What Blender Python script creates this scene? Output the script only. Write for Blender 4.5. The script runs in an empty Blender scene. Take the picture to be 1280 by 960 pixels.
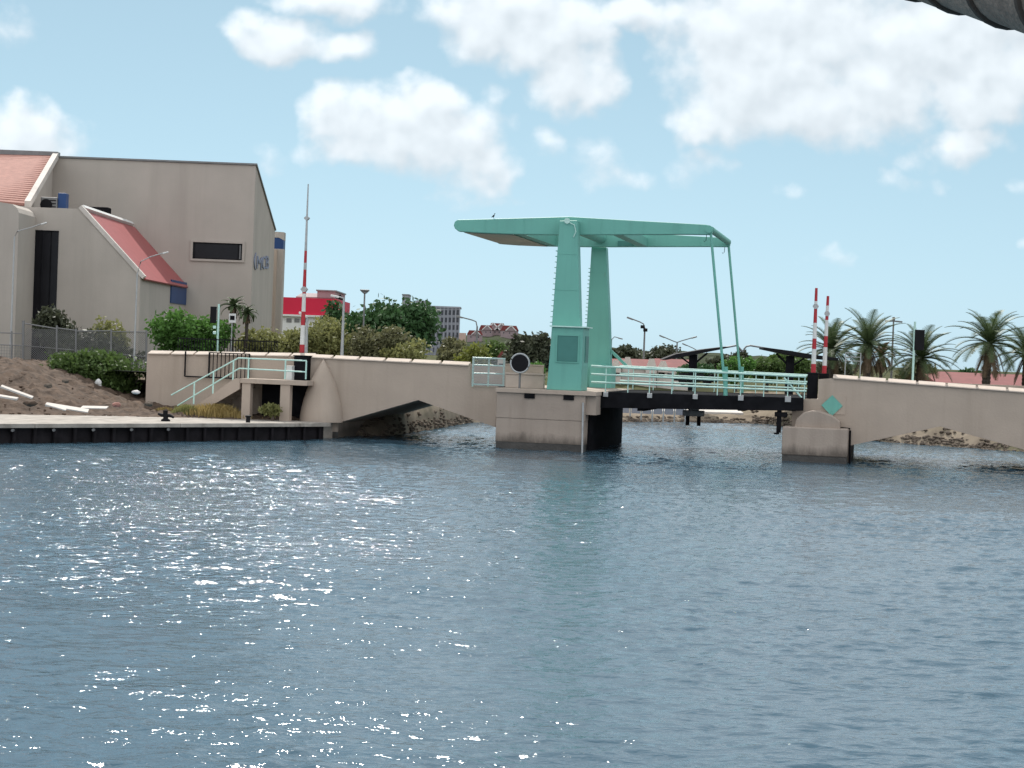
import bpy, bmesh, math, random
import numpy as np
from mathutils import Vector, Matrix
R = math.radians
rnd = random.Random(7)
nr = np.random.default_rng(11)
S = bpy.context.scene
COL = S.collection

# ------------------------------------------------------------------ camera
F = 2500.0
CAM = Vector((0, 0, 4.35))
PITCH = math.atan(40 / F); ROLL = R(2.2)
fw = Vector((0, math.cos(PITCH), -math.sin(PITCH)))
u0 = Vector((0, math.sin(PITCH), math.cos(PITCH))); r0 = Vector((1, 0, 0))
rt = math.cos(ROLL) * r0 + math.sin(ROLL) * u0
up = math.cos(ROLL) * u0 - math.sin(ROLL) * r0
cd = bpy.data.cameras.new('camera'); cam = bpy.data.objects.new('camera', cd); COL.objects.link(cam)
cd.sensor_width = 36; cd.lens = F / 1280 * 36; cd.clip_start = .1; cd.clip_end = 8000
m = Matrix((rt, up, -fw)).transposed().to_4x4(); m.translation = CAM
cam.matrix_world = m
S.camera = cam

def ray(px, py): return fw * F + rt * (px - 640) - up * (py - 480)
def P(px, py, Y):
    d = ray(px, py); return CAM + d * ((Y - CAM.y) / d.y)
def PZ(px, py, z):
    d = ray(px, py); return CAM + d * ((z - CAM.z) / d.z)
# bridge frame: u along the bridge, v away from the viewer
TH = R(11)
U = Vector((math.cos(TH), -math.sin(TH), 0)); V = Vector((math.sin(TH), math.cos(TH), 0))
B0 = Vector((0, 92, 0))
def PB(px, py, v=0.0):
    d = ray(px, py); t = (v + (B0 - CAM).dot(V)) / d.dot(V); p = CAM + d * t
    return ((p - B0).dot(U), p.z)
def UB(px, py, v=0.0): return PB(px, py, v)[0]
def ZB(px, py, v=0.0): return PB(px, py, v)[1]
def W(u, v, z): return B0 + U * u + V * v + Vector((0, 0, z))

# ------------------------------------------------------------------ materials
def node(nt, t, **kw):
    n = nt.nodes.new(t)
    for k, x in kw.items(): setattr(n, k, x)
    return n
def mat(name, col, rough=.8, var=.12, scale=3.0, bump=0.0, bscale=30.0, metal=0.0, spec=.4, stain=None, stain_scale=.6, trans=0.0, streak=False, tide=None, rust=False):
    mt = bpy.data.materials.new(name); mt.use_nodes = True; nt = mt.node_tree
    b = nt.nodes['Principled BSDF']; L = nt.links.new
    b.inputs['Roughness'].default_value = rough; b.inputs['Metallic'].default_value = metal
    b.inputs['Specular IOR Level'].default_value = spec
    tc = node(nt, 'ShaderNodeTexCoord')
    n = node(nt, 'ShaderNodeTexNoise'); n.inputs['Scale'].default_value = scale; n.inputs['Detail'].default_value = 6
    L(tc.outputs['Object'], n.inputs['Vector'])
    mr = node(nt, 'ShaderNodeMapRange'); mr.inputs['From Min'].default_value = .3; mr.inputs['From Max'].default_value = .7
    mr.inputs['To Min'].default_value = 1 - var; mr.inputs['To Max'].default_value = 1 + var
    L(n.outputs['Fac'], mr.inputs['Value'])
    mx = node(nt, 'ShaderNodeVectorMath', operation='SCALE'); mx.inputs[0].default_value = col[:3]
    L(mr.outputs[0], mx.inputs['Scale']); out = mx.outputs[0]
    if stain:
        n2 = node(nt, 'ShaderNodeTexNoise'); n2.inputs['Scale'].default_value = stain_scale; n2.inputs['Detail'].default_value = 8
        n2.inputs['Roughness'].default_value = .65
        if streak:
            mp = node(nt, 'ShaderNodeMapping'); mp.inputs['Scale'].default_value = (1.6, 1.6, .12)
            L(tc.outputs['Object'], mp.inputs['Vector']); L(mp.outputs[0], n2.inputs['Vector'])
        else: L(tc.outputs['Object'], n2.inputs['Vector'])
        m2 = node(nt, 'ShaderNodeMapRange'); m2.inputs['From Min'].default_value = .5; m2.inputs['From Max'].default_value = .72
        m2.inputs['To Max'].default_value = .75; L(n2.outputs['Fac'], m2.inputs['Value'])
        mix = node(nt, 'ShaderNodeMix', data_type='RGBA'); mix.inputs[7].default_value = (*stain, 1)
        L(m2.outputs[0], mix.inputs[0]); L(out, mix.inputs[6]); out = mix.outputs[2]
    if rust:
        n5 = node(nt, 'ShaderNodeTexNoise'); n5.inputs['Scale'].default_value = 2.2; n5.inputs['Detail'].default_value = 9; n5.inputs['Roughness'].default_value = .7
        mp5 = node(nt, 'ShaderNodeMapping'); mp5.inputs['Scale'].default_value = (1.3, 1.3, .28); L(tc.outputs['Object'], mp5.inputs[0]); L(mp5.outputs[0], n5.inputs['Vector'])
        m5 = node(nt, 'ShaderNodeMapRange'); L(n5.outputs['Fac'], m5.inputs['Value']); m5.inputs['From Min'].default_value = .63; m5.inputs['From Max'].default_value = .78; m5.inputs['To Max'].default_value = .55
        x5 = node(nt, 'ShaderNodeMix', data_type='RGBA'); x5.inputs[7].default_value = (.22, .15, .10, 1); L(m5.outputs[0], x5.inputs[0]); L(out, x5.inputs[6]); out = x5.outputs[2]
    if tide:      # dark weed and damp creeping up from the water, an uneven line
        sz = node(nt, 'ShaderNodeSeparateXYZ'); L(tc.outputs['Object'], sz.inputs[0])
        n4 = node(nt, 'ShaderNodeTexNoise'); n4.inputs['Scale'].default_value = 1.3; n4.inputs['Detail'].default_value = 7; n4.inputs['Roughness'].default_value = .7
        mp4 = node(nt, 'ShaderNodeMapping'); mp4.inputs['Scale'].default_value = (1, 1, .35); L(tc.outputs['Object'], mp4.inputs[0]); L(mp4.outputs[0], n4.inputs['Vector'])
        hz_ = node(nt, 'ShaderNodeMath', operation='MULTIPLY_ADD'); L(n4.outputs['Fac'], hz_.inputs[0]); hz_.inputs[1].default_value = -1.0; L(sz.outputs[2], hz_.inputs[2])
        m4 = node(nt, 'ShaderNodeMapRange'); L(hz_.outputs[0], m4.inputs['Value']); m4.inputs['From Min'].default_value = tide-.30; m4.inputs['From Max'].default_value = tide-.72; m4.inputs['To Max'].default_value = .7
        x4 = node(nt, 'ShaderNodeMix', data_type='RGBA'); x4.inputs[7].default_value = (.045, .037, .03, 1); L(m4.outputs[0], x4.inputs[0]); L(out, x4.inputs[6]); out = x4.outputs[2]
    L(out, b.inputs['Base Color'])
    if bump:
        n3 = node(nt, 'ShaderNodeTexNoise'); n3.inputs['Scale'].default_value = bscale; n3.inputs['Detail'].default_value = 5
        L(tc.outputs['Object'], n3.inputs['Vector'])
        bp = node(nt, 'ShaderNodeBump'); bp.inputs['Strength'].default_value = bump; bp.inputs['Distance'].default_value = .05
        L(n3.outputs['Fac'], bp.inputs['Height']); L(bp.outputs[0], b.inputs['Normal'])
    if trans:
        tr = node(nt, 'ShaderNodeBsdfTranslucent'); L(out, tr.inputs['Color'])
        ms = node(nt, 'ShaderNodeMixShader'); ms.inputs[0].default_value = trans
        L(b.outputs[0], ms.inputs[1]); L(tr.outputs[0], ms.inputs[2]); L(ms.outputs[0], nt.nodes['Material Output'].inputs['Surface'])
    return mt
def leafmat(name, c, c2, scale=1.2, trans=.35):
    mt = mat(name, c, rough=.55, var=.25, scale=scale * 3, stain=c2, stain_scale=scale, trans=trans, spec=.3); return mt

M = {
 'stucco': mat('stucco', (.44, .395, .35), .9, .06, .5, .15, 14, stain=(.37, .33, .29), stain_scale=.35, streak=True),
 'bridge': mat('bridge_concrete', (.44, .36, .295), .9, .06, .7, .2, 12, stain=(.37, .30, .24), stain_scale=.7, streak=True),
 'pier': mat('pier_concrete', (.37, .305, .255), .9, .08, .8, .25, 10, stain=(.29, .235, .195), stain_scale=.8, streak=True, tide=.55),
 'coping': mat('coping', (.54, .455, .385), .85, .08, 2, .1, 20, stain=(.45, .38, .31)),
 'wet': mat('wet_concrete', (.06, .055, .05), .5, .3, 2, .3, 10),
 'quaytop': mat('quay_concrete', (.37, .335, .295), .9, .25, 1.6, .5, 7, stain=(.17, .145, .12), stain_scale=1.1),
 'fender': mat('fender', (.016, .014, .016), .8, .4, 2, .3, 10, spec=.15),
 'mint': mat('mint_paint', (.15, .42, .35), .5, .05, .6, stain=(.12, .33, .28), stain_scale=.8, streak=True, rust=True),
 'mintrail': mat('mint_rail_paint', (.50, .73, .66), .3, .08, 4),
 'mintdk': mat('mint_panel', (.055, .20, .175), .4, .08, 2),
 'beigeplate': mat('beige_underside', (.50, .46, .38), .8, .12, 1.2, stain=(.36, .40, .34)),
 'steel': mat('dark_steel', (.012, .012, .014), .9, .3, 2, spec=.04),
 'greysteel': mat('grey_steel', (.20, .20, .20), .5, .12, 2, metal=.3),
 'galv': mat('galvanised', (.42, .43, .43), .45, .1, 4, metal=.4),
 'black': mat('black_paint', (.01, .01, .012), .7, .2, 2, spec=.15),
 'white': mat('white_paint', (.68, .68, .66), .5, .05, 3),
 'red': mat('red_paint', (.42, .025, .035), .5, .08, 3),
 'redwall': mat('red_wall', (.58, .012, .05), .6, .05, .5),
 'rooftile': mat('roof_tile', (.35, .17, .135), .85, .16, 3, .3, 12, stain=(.27, .13, .105), stain_scale=1.5),
 'redroof': mat('red_glazed_roof', (.34, .085, .085), .5, .07, 1.5),
 'houseroof': mat('house_roof', (.19, .045, .042), .8, .15, 1),
 'blue': mat('blue_panel', (.012, .05, .16), .5, .1, 1),
 'letter': mat('sign_letters', (.20, .215, .30), .5, .05, 1),
 'glass': mat('dark_glass', (.008, .008, .011), .25, .2, 1, spec=.2),
 'asphalt': mat('asphalt', (.05, .05, .052), .95, .2, 3, .2, 40, spec=.03),
 'scrub': mat('scrubland', (.085, .088, .045), .98, .35, .15, stain=(.045, .055, .025), stain_scale=.06, spec=.02),
 'ground': mat('ground', (.26, .215, .165), .95, .25, .8, .3, 3, stain=(.10, .11, .05), stain_scale=.12, spec=.03),
 'dirt': mat('dirt', (.098, .066, .046), .97, .4, 2.6, 1.0, 5, stain=(.05, .035, .026), stain_scale=1.6),
 'rock': mat('rock', (.15, .12, .095), .95, .35, 2, .5, 8, stain=(.055, .045, .038), stain_scale=1.5, spec=.15),
 'path': mat('pale_concrete', (.70, .66, .62), .9, .1, 1.5, .2, 8, spec=.1),
 'tower': mat('tower_wall', (.31, .32, .36), .9, .05, .1),
 'towerwin': mat('tower_window', (.05, .055, .07), .3, .1, .2),
 'cream': mat('cream_wall', (.60, .55, .50), .85, .08, .8, stain=(.45, .41, .38)),
 'pinkwall': mat('pink_wall', (.50, .36, .31), .85, .08, .3),
 'greypink': mat('grey_pink_sheet', (.30, .23, .235), .8, .1, .5),
 'hill': mat('hill_scrub', (.05, .06, .035), .95, .4, .05, stain=(.03, .038, .024), stain_scale=.03, spec=.02),
 'bark': mat('bark', (.12, .095, .075), .95, .3, 6, .6, 20),
 'palmbark': mat('palm_bark', (.075, .06, .05), .95, .3, 8, .6, 20),
 'clay': mat('weathered_clay', (.26, .21, .175), .75, .25, 8, .4, 40, stain=(.06, .05, .045), stain_scale=4),
 'ringclay': mat('tile_rim', (.07, .058, .05), .8, .2, 8),
 'lf_green': leafmat('leaf_green', (.10, .215, .045), (.05, .12, .025)),
 'lf_dark': leafmat('leaf_dark', (.055, .12, .042), (.03, .065, .027), trans=.2),
 'lf_olive': leafmat('leaf_olive', (.245, .25, .095), (.155, .17, .062), .9),
 'lf_yellow': leafmat('leaf_yellow_green', (.20, .22, .05), (.11, .14, .03)),
 'lf_brown': leafmat('leaf_brown', (.17, .17, .085), (.09, .095, .05)),
 'lf_hedge': leafmat('leaf_hedge', (.10, .16, .045), (.055, .09, .027)),
 'lf_dkbrown': leafmat('leaf_dark_brown', (.07, .078, .045), (.042, .047, .028), trans=.2),
 'straw': leafmat('straw', (.36, .27, .10), (.28, .20, .07)),
 'palm': leafmat('palm_leaf', (.095, .135, .06), (.055, .085, .04), 2, trans=.2),
 'deadpalm': leafmat('dead_palm_leaf', (.16, .11, .065), (.10, .07, .045), 2, trans=.2),
}

# ------------------------------------------------------------------ mesh builder
class MB:
    def __init__(s): s.v = []; s.f = []
    def add(s, vs, fs):
        o = len(s.v); s.v += [tuple(x) for x in vs]; s.f += [tuple(i + o for i in f) for f in fs]; return s
    def box(s, x0, x1, y0, y1, z0, z1):
        return s.add([(x0,y0,z0),(x1,y0,z0),(x1,y1,z0),(x0,y1,z0),(x0,y0,z1),(x1,y0,z1),(x1,y1,z1),(x0,y1,z1)],
                     [(0,3,2,1),(4,5,6,7),(0,1,5,4),(1,2,6,5),(2,3,7,6),(3,0,4,7)])
    def prism(s, pts, lo, hi, axis='y'):
        n = len(pts)
        if axis == 'y': mk = lambda p, t: (p[0], t, p[1])
        elif axis == 'z': mk = lambda p, t: (p[0], p[1], t)
        else: mk = lambda p, t: (t, p[0], p[1])
        vs = [mk(p, lo) for p in pts] + [mk(p, hi) for p in pts]
        fs = [tuple(range(n)), tuple(range(2*n-1, n-1, -1))] + [(i, (i+1) % n, n+(i+1) % n, n+i) for i in range(n)]
        return s.add(vs, fs)
    def tube(s, path, rad, n=8, cap=True):
        path = [Vector(p) for p in path]
        if not hasattr(rad, '__len__'): rad = [rad] * len(path)
        vs = []; fs = []
        for i, p in enumerate(path):
            t = (path[min(i+1, len(path)-1)] - path[max(i-1, 0)]).normalized()
            a = Vector((0, 0, 1)) if abs(t.z) < .9 else Vector((1, 0, 0))
            e1 = t.cross(a).normalized(); e2 = t.cross(e1)
            vs += [p + (e1 * math.cos(2*math.pi*k/n) + e2 * math.sin(2*math.pi*k/n)) * rad[i] for k in range(n)]
        for i in range(len(path)-1):
            for k in range(n):
                a, b = i*n+k, i*n+(k+1) % n
                fs.append((a, b, b+n, a+n))
        if cap: fs += [tuple(range(n-1, -1, -1)), tuple((len(path)-1)*n+k for k in range(n))]
        return s.add(vs, fs)
    def bar(s, a, b, w, h=None):   # square bar from a to b
        a = Vector(a); b = Vector(b); h = h or w; t = (b-a).normalized()
        q = Vector((0, 0, 1)) if abs(t.z) < .95 else Vector((0, 1, 0))
        e1 = t.cross(q).normalized() * w/2; e2 = e1.cross(t).normalized() * h/2
        vs = [p + x*e1 + y*e2 for p in (a, b) for x, y in ((-1,-1),(1,-1),(1,1),(-1,1))]
        return s.add(vs, [(0,1,2,3),(7,6,5,4),(0,4,5,1),(1,5,6,2),(2,6,7,3),(3,7,4,0)])
    def lathe(s, prof, c, n=24):
        vs = []; fs = []; m_ = len(prof)
        for (r, z) in prof:
            vs += [(c[0]+r*math.cos(2*math.pi*k/n), c[1]+r*math.sin(2*math.pi*k/n), c[2]+z) for k in range(n)]
        for i in range(m_-1):
            for k in range(n):
                a, b = i*n+k, i*n+(k+1) % n
                fs.append((a, b, b+n, a+n))
        fs += [tuple(range(n-1, -1, -1)), tuple((m_-1)*n+k for k in range(n))]
        return s.add(vs, fs)
    def cyl_y(s, c, r, y0, y1, n=28):
        return s.tube([(c[0], y0, c[1]), (c[0], y1, c[1])], r, n)
    def rock(s, c, r, seed, sq=.7, sub=1):
        q = random.Random(seed); bm = bmesh.new(); bmesh.ops.create_icosphere(bm, subdivisions=sub, radius=1)
        vs = []
        for v in bm.verts:
            k = r * q.uniform(.7, 1.15) if sub == 1 else r * (.9+.22*math.sin(v.co.x*3+seed)*math.cos(v.co.y*4-seed)+q.uniform(-.07,.07)); vs.append((c[0]+v.co.x*k*1.25, c[1]+v.co.y*k, c[2]+v.co.z*k*sq))
        bm.verts.index_update(); fs = [tuple(v.index for v in f.verts) for f in bm.faces]; bm.free()
        return s.add(vs, fs)

def mesh_from(name, mb, org=(0, 0, 0), m_=None, bevel=0, smooth=None):
    me = bpy.data.meshes.new(name)
    o = Vector(org)
    me.from_pydata([tuple(Vector(v) - o) for v in mb.v], [], mb.f); me.validate()
    bm = bmesh.new(); bm.from_mesh(me); bmesh.ops.recalc_face_normals(bm, faces=bm.faces); bm.to_mesh(me); bm.free()
    if m_: me.materials.append(m_)
    if smooth:
        me.shade_smooth()
        me.set_sharp_from_angle(angle=R(smooth))
    return me
def linkmesh(name, me, parent=None, bevel=0):
    ob = bpy.data.objects.new(name, me); COL.objects.link(ob)
    if parent: ob.parent = parent
    if bevel:
        md = ob.modifiers.new('bevel', 'BEVEL'); md.width = bevel; md.segments = 2; md.limit_method = 'ANGLE'; md.angle_limit = R(40)
    return ob
def props(o, label=None, cat=None, group=None, kind=None):
    if label: o['label'] = label
    if cat: o['category'] = cat
    if group: o['group'] = group
    if kind: o['kind'] = kind
class Thing:
    def __init__(s, name, label, cat, org=(0, 0, 0), space='w', group=None, rot=0):
        s.o = bpy.data.objects.new(name, None); COL.objects.link(s.o); s.org = Vector(org)
        s.o.empty_display_size = .3
        if space == 'b':
            s.o.location = W(*org); s.o.rotation_euler = (0, 0, -TH)
        else: s.o.location = org; s.o.rotation_euler = (0, 0, rot)
        props(s.o, label, cat, group)
    def part(s, name, mb, m_, parent=None, bevel=0, smooth=None, label=None):
        ob = linkmesh(name, mesh_from(name, mb, s.org, M[m_], smooth=smooth), parent or s.o, bevel)
        if label: ob['label'] = label
        return ob
def solo(name, mb, m_, label, cat, org, space='w', group=None, bevel=0, smooth=None):
    ob = linkmesh(name, mesh_from(name, mb, org, M[m_], smooth=smooth), None, bevel)
    if space == 'b': ob.location = W(*org); ob.rotation_euler = (0, 0, -TH)
    else: ob.location = org
    props(ob, label, cat, group); return ob
def structure(name, mb, m_, smooth=None, kind='structure', bevel=0):
    ob = linkmesh(name, mesh_from(name, mb, (0, 0, 0), M[m_], smooth=smooth), None, bevel); ob['kind'] = kind; return ob
def copy_tree(o, parent=None):
    c = o.copy(); COL.objects.link(c)
    if parent: c.parent = parent
    for ch in list(o.children): copy_tree(ch, c)
    return c
def fastmesh(name, verts, quads, m_, smooth=False):
    me = bpy.data.meshes.new(name); nv, nf = len(verts), len(quads)
    me.vertices.add(nv); me.vertices.foreach_set('co', np.asarray(verts, dtype=np.float32).ravel())
    me.loops.add(nf*4); me.loops.foreach_set('vertex_index', np.asarray(quads, dtype=np.int32).ravel())
    me.polygons.add(nf); me.polygons.foreach_set('loop_start', np.arange(0, nf*4, 4, dtype=np.int32))
    if smooth: me.polygons.foreach_set('use_smooth', np.ones(nf, dtype=bool))
    me.update(calc_edges=True)
    if m_: me.materials.append(m_)
    return me

# ------------------------------------------------------------------ foliage
def leaves(blobs, n, size, clumps=26, seed=1, spread=.24, shell=(.55, 1.0)):
    """blobs: (x,y,z,rx,ry,rz) in local metres -> leaf quads bunched in clumps on the blobs' outer volume"""
    g = np.random.default_rng(seed)
    b = np.array(blobs, float); w = (b[:,3]*b[:,5]); w /= w.sum()
    cen = []; cs = []
    for i in range(len(b)):
        k = max(4, int(clumps*w[i]*len(b)))
        d = g.normal(size=(k,3)); d /= np.linalg.norm(d, axis=1)[:,None]
        rr = g.uniform(shell[0], shell[1], (k,1))
        cen.append(b[i,:3] + d*rr*b[i,3:6]); cs.append(np.full(k, spread*b[i,3:6].mean())*g.uniform(.6,1.3,k))
    cen = np.vstack(cen); cs = np.concatenate(cs)
    idx = g.choice(len(cen), n, p=cs**2/np.sum(cs**2))
    p = cen[idx] + np.clip(g.normal(size=(n,3)), -1.9, 1.9)*cs[idx][:,None]*np.array([1,1,.75])
    a = g.normal(size=(n,3)); a /= np.linalg.norm(a,axis=1)[:,None]
    q = g.normal(size=(n,3)); q -= (q*a).sum(1)[:,None]*a; q /= np.linalg.norm(q,axis=1)[:,None]
    s = size*g.uniform(.55,1.35,(n,1))
    v = np.stack([p-a*s, p+q*s*.55, p+a*s, p-q*s*.55],1).reshape(-1,3)
    return v, np.arange(n*4).reshape(-1,4)
def tree(name, label, cat, base, blobs, n, size, leaf, trunk=None, group=None, seed=1, clumps=26, spread=.24, shell=(.55,1.0)):
    t = Thing(name, label, cat, base, group=group)
    v, q = leaves(blobs, n, size, clumps, seed, spread, shell)
    linkmesh('crown', fastmesh('crown', v, q, M[leaf]), t.o)
    g = random.Random(seed); mb = MB(); bx, by, bz = base
    b = sorted(blobs, key=lambda k: -k[5])
    h = trunk or max(.3, min(k[2] for k in blobs))
    tr = .05 + .028*max(k[2]+k[5] for k in blobs)
    fork = Vector((bx, by, bz + h*.55))
    mb.tube([(bx,by,bz-.3),(bx+.03,by,bz+h*.3),fork], [tr*1.3, tr, tr*.85], 8)
    for k in b[:7]:
        e = Vector((bx+k[0], by+k[1], bz+k[2])); mid = fork.lerp(e, .5) + Vector((0,0,-.08*k[5]))
        mb.tube([fork-Vector((0,0,.05)), mid, e + Vector((0,0,k[5]*.4))], [tr*.55, tr*.35, tr*.12], 6)
    t.part('trunk', mb, 'bark', smooth=60)
    return t
def blobset(rx, rz, n, seed, ry=None, flat=.75, z0=None):
    """an uneven cluster of lobes filling a crown of half-width rx and height 2*rz, its bottom at z0"""
    g = random.Random(seed); ry = ry or rx; out = []; z0 = .4 if z0 is None else z0
    for i in range(n):
        a = g.uniform(0, 6.283); d = math.sqrt(g.random())*.68; r = g.uniform(.30, .46)
        x = math.cos(a)*d*rx; y = math.sin(a)*d*ry
        top = math.sqrt(max(.05, 1-(d*1.05)**2))
        z = z0 + rz*(.35 + g.uniform(.15, 1.25)*top)
        out.append((x, y, z, r*rx*g.uniform(.8,1.15), r*ry, r*rz*1.25*flat/.75))
    out.append((0, 0, z0+rz*.8, rx*.6, ry*.6, rz*.75)); return out

def palm(name, label, base, hz, L, nf=44, leaf='palm', trunk_r=.2, lean=0., group=None, seed=1, drop=1.0, dead=10, mesh_w=.035):
    t = Thing(name, label, 'palm tree', base, group=group); g = random.Random(seed)
    B = Vector(base); C = B + Vector((lean, 0, hz)); mb = MB(); path = []; rad = []
    k = max(6, int(hz/.14))
    for i in range(k+1):
        s = i/k; path.append(B + Vector((lean*s*s, 0, hz*s - (.3 if i == 0 else 0)))); rad.append(trunk_r*(1.12-.2*s)*(1.1 if i % 2 else .96)*(1.35 if s > .86 else 1))
    mb.tube(path, rad, 10); t.part('trunk', mb, 'palmbark')
    def fronds(n, e0, e1, Lm, seed):
        g = random.Random(seed); vs = []; qs = []
        for i in range(n):
            az = i*2.39996 + g.uniform(-.2,.2); el = R(e0 + (e1-e0)*((i+.5)/n)**.9 + g.uniform(-6,6)); l = Lm*g.uniform(.85,1.08)
            pos = C + Vector((0,0,.05)) - B; h = Vector((math.cos(az), math.sin(az), 0)); ang = el; N = 13; st = l/N; side = Vector((-h.y, h.x, 0)); pts = []
            for j in range(N+1):
                pts.append((pos.copy(), ang)); pos = pos + (h*math.cos(ang)+Vector((0,0,1))*math.sin(ang))*st
                ang -= R(3.0 + 5.5*drop*(j/N))*(1.0 if ang > -1.2 else 0)
            for j in range(N):          # rachis
                w = .03*(1-j/N)+.012; a, b = pts[j][0], pts[j+1][0]; o = len(vs); vs += [a-side*w, a+side*w, b+side*w, b-side*w]; qs.append((o,o+1,o+2,o+3))
                a2 = Vector((0,0,w)); o = len(vs); vs += [a-a2, a+a2, b+a2, b-a2]; qs.append((o,o+1,o+2,o+3))
            for j in range(1, N):
                for half in (0, .33, .66):
                    p = pts[j][0].lerp(pts[j+1][0], half); an = pts[j][1]; s = (j+half)/N
                    ll = l*.2*(math.sin(math.pi*min(1, .12+s*.86))**.6)*g.uniform(.85,1.1)
                    fwd = h*math.cos(an)+Vector((0,0,1))*math.sin(an); upv = -h*math.sin(an)+Vector((0,0,1))*math.cos(an)
                    for sg in (-1, 1):
                        d = (side*sg*.72 + fwd*.62 + upv*.28 + Vector((0,0,-.12))).normalized()*ll
                        wv = fwd*mesh_w; o = len(vs)
                        vs += [p-wv, p+wv, p+d+wv*.25+Vector((0,0,-.03)), p+d-wv*.25+Vector((0,0,-.03))]; qs.append((o,o+1,o+2,o+3))
        return [tuple(v) for v in vs], qs
    v, q = fronds(nf, 84, -14, L, seed); linkmesh('crown', fastmesh('crown', v, q, M[leaf]), t.o)
    if dead:
        v, q = fronds(dead, -40, -72, L*.8, seed+5); linkmesh('dead_fronds', fastmesh('dead_fronds', v, q, M['deadpalm']), t.o)
    return t

exec_parts = []
# ------------------------------------------------------------------ sun, sky, clouds
SUN_AZ, SUN_EL = R(-8), R(46)      # azimuth from +Y towards +X
sd = Vector((math.sin(SUN_AZ)*math.cos(SUN_EL), math.cos(SUN_AZ)*math.cos(SUN_EL), math.sin(SUN_EL)))
ld = bpy.data.lights.new('sun', 'SUN'); ld.energy = 4.0; ld.angle = R(.5); ld.color = (1, .955, .89)
lo = bpy.data.objects.new('sun', ld); COL.objects.link(lo); lo.rotation_euler = (-sd).to_track_quat('-Z', 'Y').to_euler()
Wd = bpy.data.worlds.new('World'); S.world = Wd; Wd.use_nodes = True; Wd.cycles.sampling_method = 'MANUAL'; Wd.cycles.sample_map_resolution = 512; nt = Wd.node_tree; L = nt.links.new
bg = nt.nodes['Background']; bg.inputs['Strength'].default_value = .1
sky = node(nt, 'ShaderNodeTexSky', sky_type='NISHITA'); sky.sun_disc = False; sky.sun_elevation = SUN_EL; sky.sun_rotation = SUN_AZ
sky.air_density = 1.0; sky.dust_density = .3; sky.ozone_density = 2.0
tcw = node(nt, 'ShaderNodeTexCoord'); sx = node(nt, 'ShaderNodeSeparateXYZ'); L(tcw.outputs['Generated'], sx.inputs[0])
def mth(nt, op, a, b=None, c=None, clamp=False):
    n = node(nt, 'ShaderNodeMath', operation=op); n.use_clamp = clamp
    for i, x in enumerate((a, b, c)):
        if x is None: continue
        if isinstance(x, (int, float)): n.inputs[i].default_value = x
        else: nt.links.new(x, n.inputs[i])
    return n.outputs[0]
ay = mth(nt, 'MAXIMUM', mth(nt, 'ABSOLUTE', sx.outputs[1]), .08)
ca = mth(nt, 'MULTIPLY', mth(nt, 'DIVIDE', sx.outputs[0], ay), 25.0)     # 1 unit = 0.04 of the forward distance
cb = mth(nt, 'MULTIPLY', mth(nt, 'DIVIDE', sx.outputs[2], ay), 25.0)
cv = node(nt, 'ShaderNodeCombineXYZ'); L(ca, cv.inputs[0]); L(cb, cv.inputs[1])
# the day's cumulus, by direction in the sky
CL = [ (30,168,80,42,1.0), (-20,190,60,50,.9),
 (350,50,62,34,1.0), (420,62,55,22,.85), (310,38,30,24,.8),
 (420,5,85,26,.95),
 (490,160,95,52,1.15), (560,170,75,48,1.1), (535,125,50,34,1.0), (420,145,45,36,.95), (600,205,50,36,.85), (345,190,38,22,.35), (590,240,70,18,.4), (440,180,60,30,.8),
 (640,30,95,60,1.15), (720,95,62,52,1.05), (590,15,60,40,.9), (700,40,70,50,1.0),
 (615,130,20,20,.5), (678,180,24,22,.5), (745,195,38,34,.55), (770,222,36,16,.4), (865,210,44,26,.6),
 (960,95,120,85,1.2), (1050,130,110,60,1.1), (890,150,55,34,.95), (930,40,110,60,1.15), (1010,40,120,60,1.15), (1150,50,120,70,1.15), (1230,100,90,62,1.1), (1100,100,90,60,1.0), (800,15,90,26,.9), (1300,60,90,70,1.1), (1250,20,120,60,1.1),
 (1205,185,52,32,.95), (1120,230,30,15,.55), (1175,236,22,10,.4), (1035,318,36,16,.5), (988,242,22,12,.35), (1275,300,14,10,.5), (1280,232,20,12,.4), (1150,205,30,20,.5),
 (15,30,40,26,.5), (45,42,40,14,.4), (760,5,60,14,.5), (1100,-60,400,80,1.0), (500,-120,300,80,.8), (-250,40,180,60,1.0), (1650,150,220,70,1.0), (-500,230,160,40,.8), (2100,260,200,50,.8) ]
ng = bpy.data.node_groups.new('cloud_density', 'ShaderNodeTree')
ng.interface.new_socket('Vector', in_out='INPUT', socket_type='NodeSocketVector'); ng.interface.new_socket('D', in_out='OUTPUT', socket_type='NodeSocketFloat'); ng.interface.new_socket('Broad', in_out='OUTPUT', socket_type='NodeSocketFloat')
gi = node(ng, 'NodeGroupInput'); go = node(ng, 'NodeGroupOutput'); GL = ng.links.new
nz = node(ng, 'ShaderNodeTexNoise'); nz.inputs['Scale'].default_value = 1.5; nz.inputs['Detail'].default_value = 3; GL(gi.outputs[0], nz.inputs['Vector'])
w1 = node(ng, 'ShaderNodeVectorMath', operation='SUBTRACT'); GL(nz.outputs['Color'], w1.inputs[0]); w1.inputs[1].default_value = (.5,.5,.5)
w2 = node(ng, 'ShaderNodeVectorMath', operation='MULTIPLY_ADD'); GL(w1.outputs[0], w2.inputs[0]); w2.inputs[1].default_value = (.75,.55,0); GL(gi.outputs[0], w2.inputs[2])
sp = node(ng, 'ShaderNodeSeparateXYZ'); GL(w2.outputs[0], sp.inputs[0])
acc = None
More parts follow.
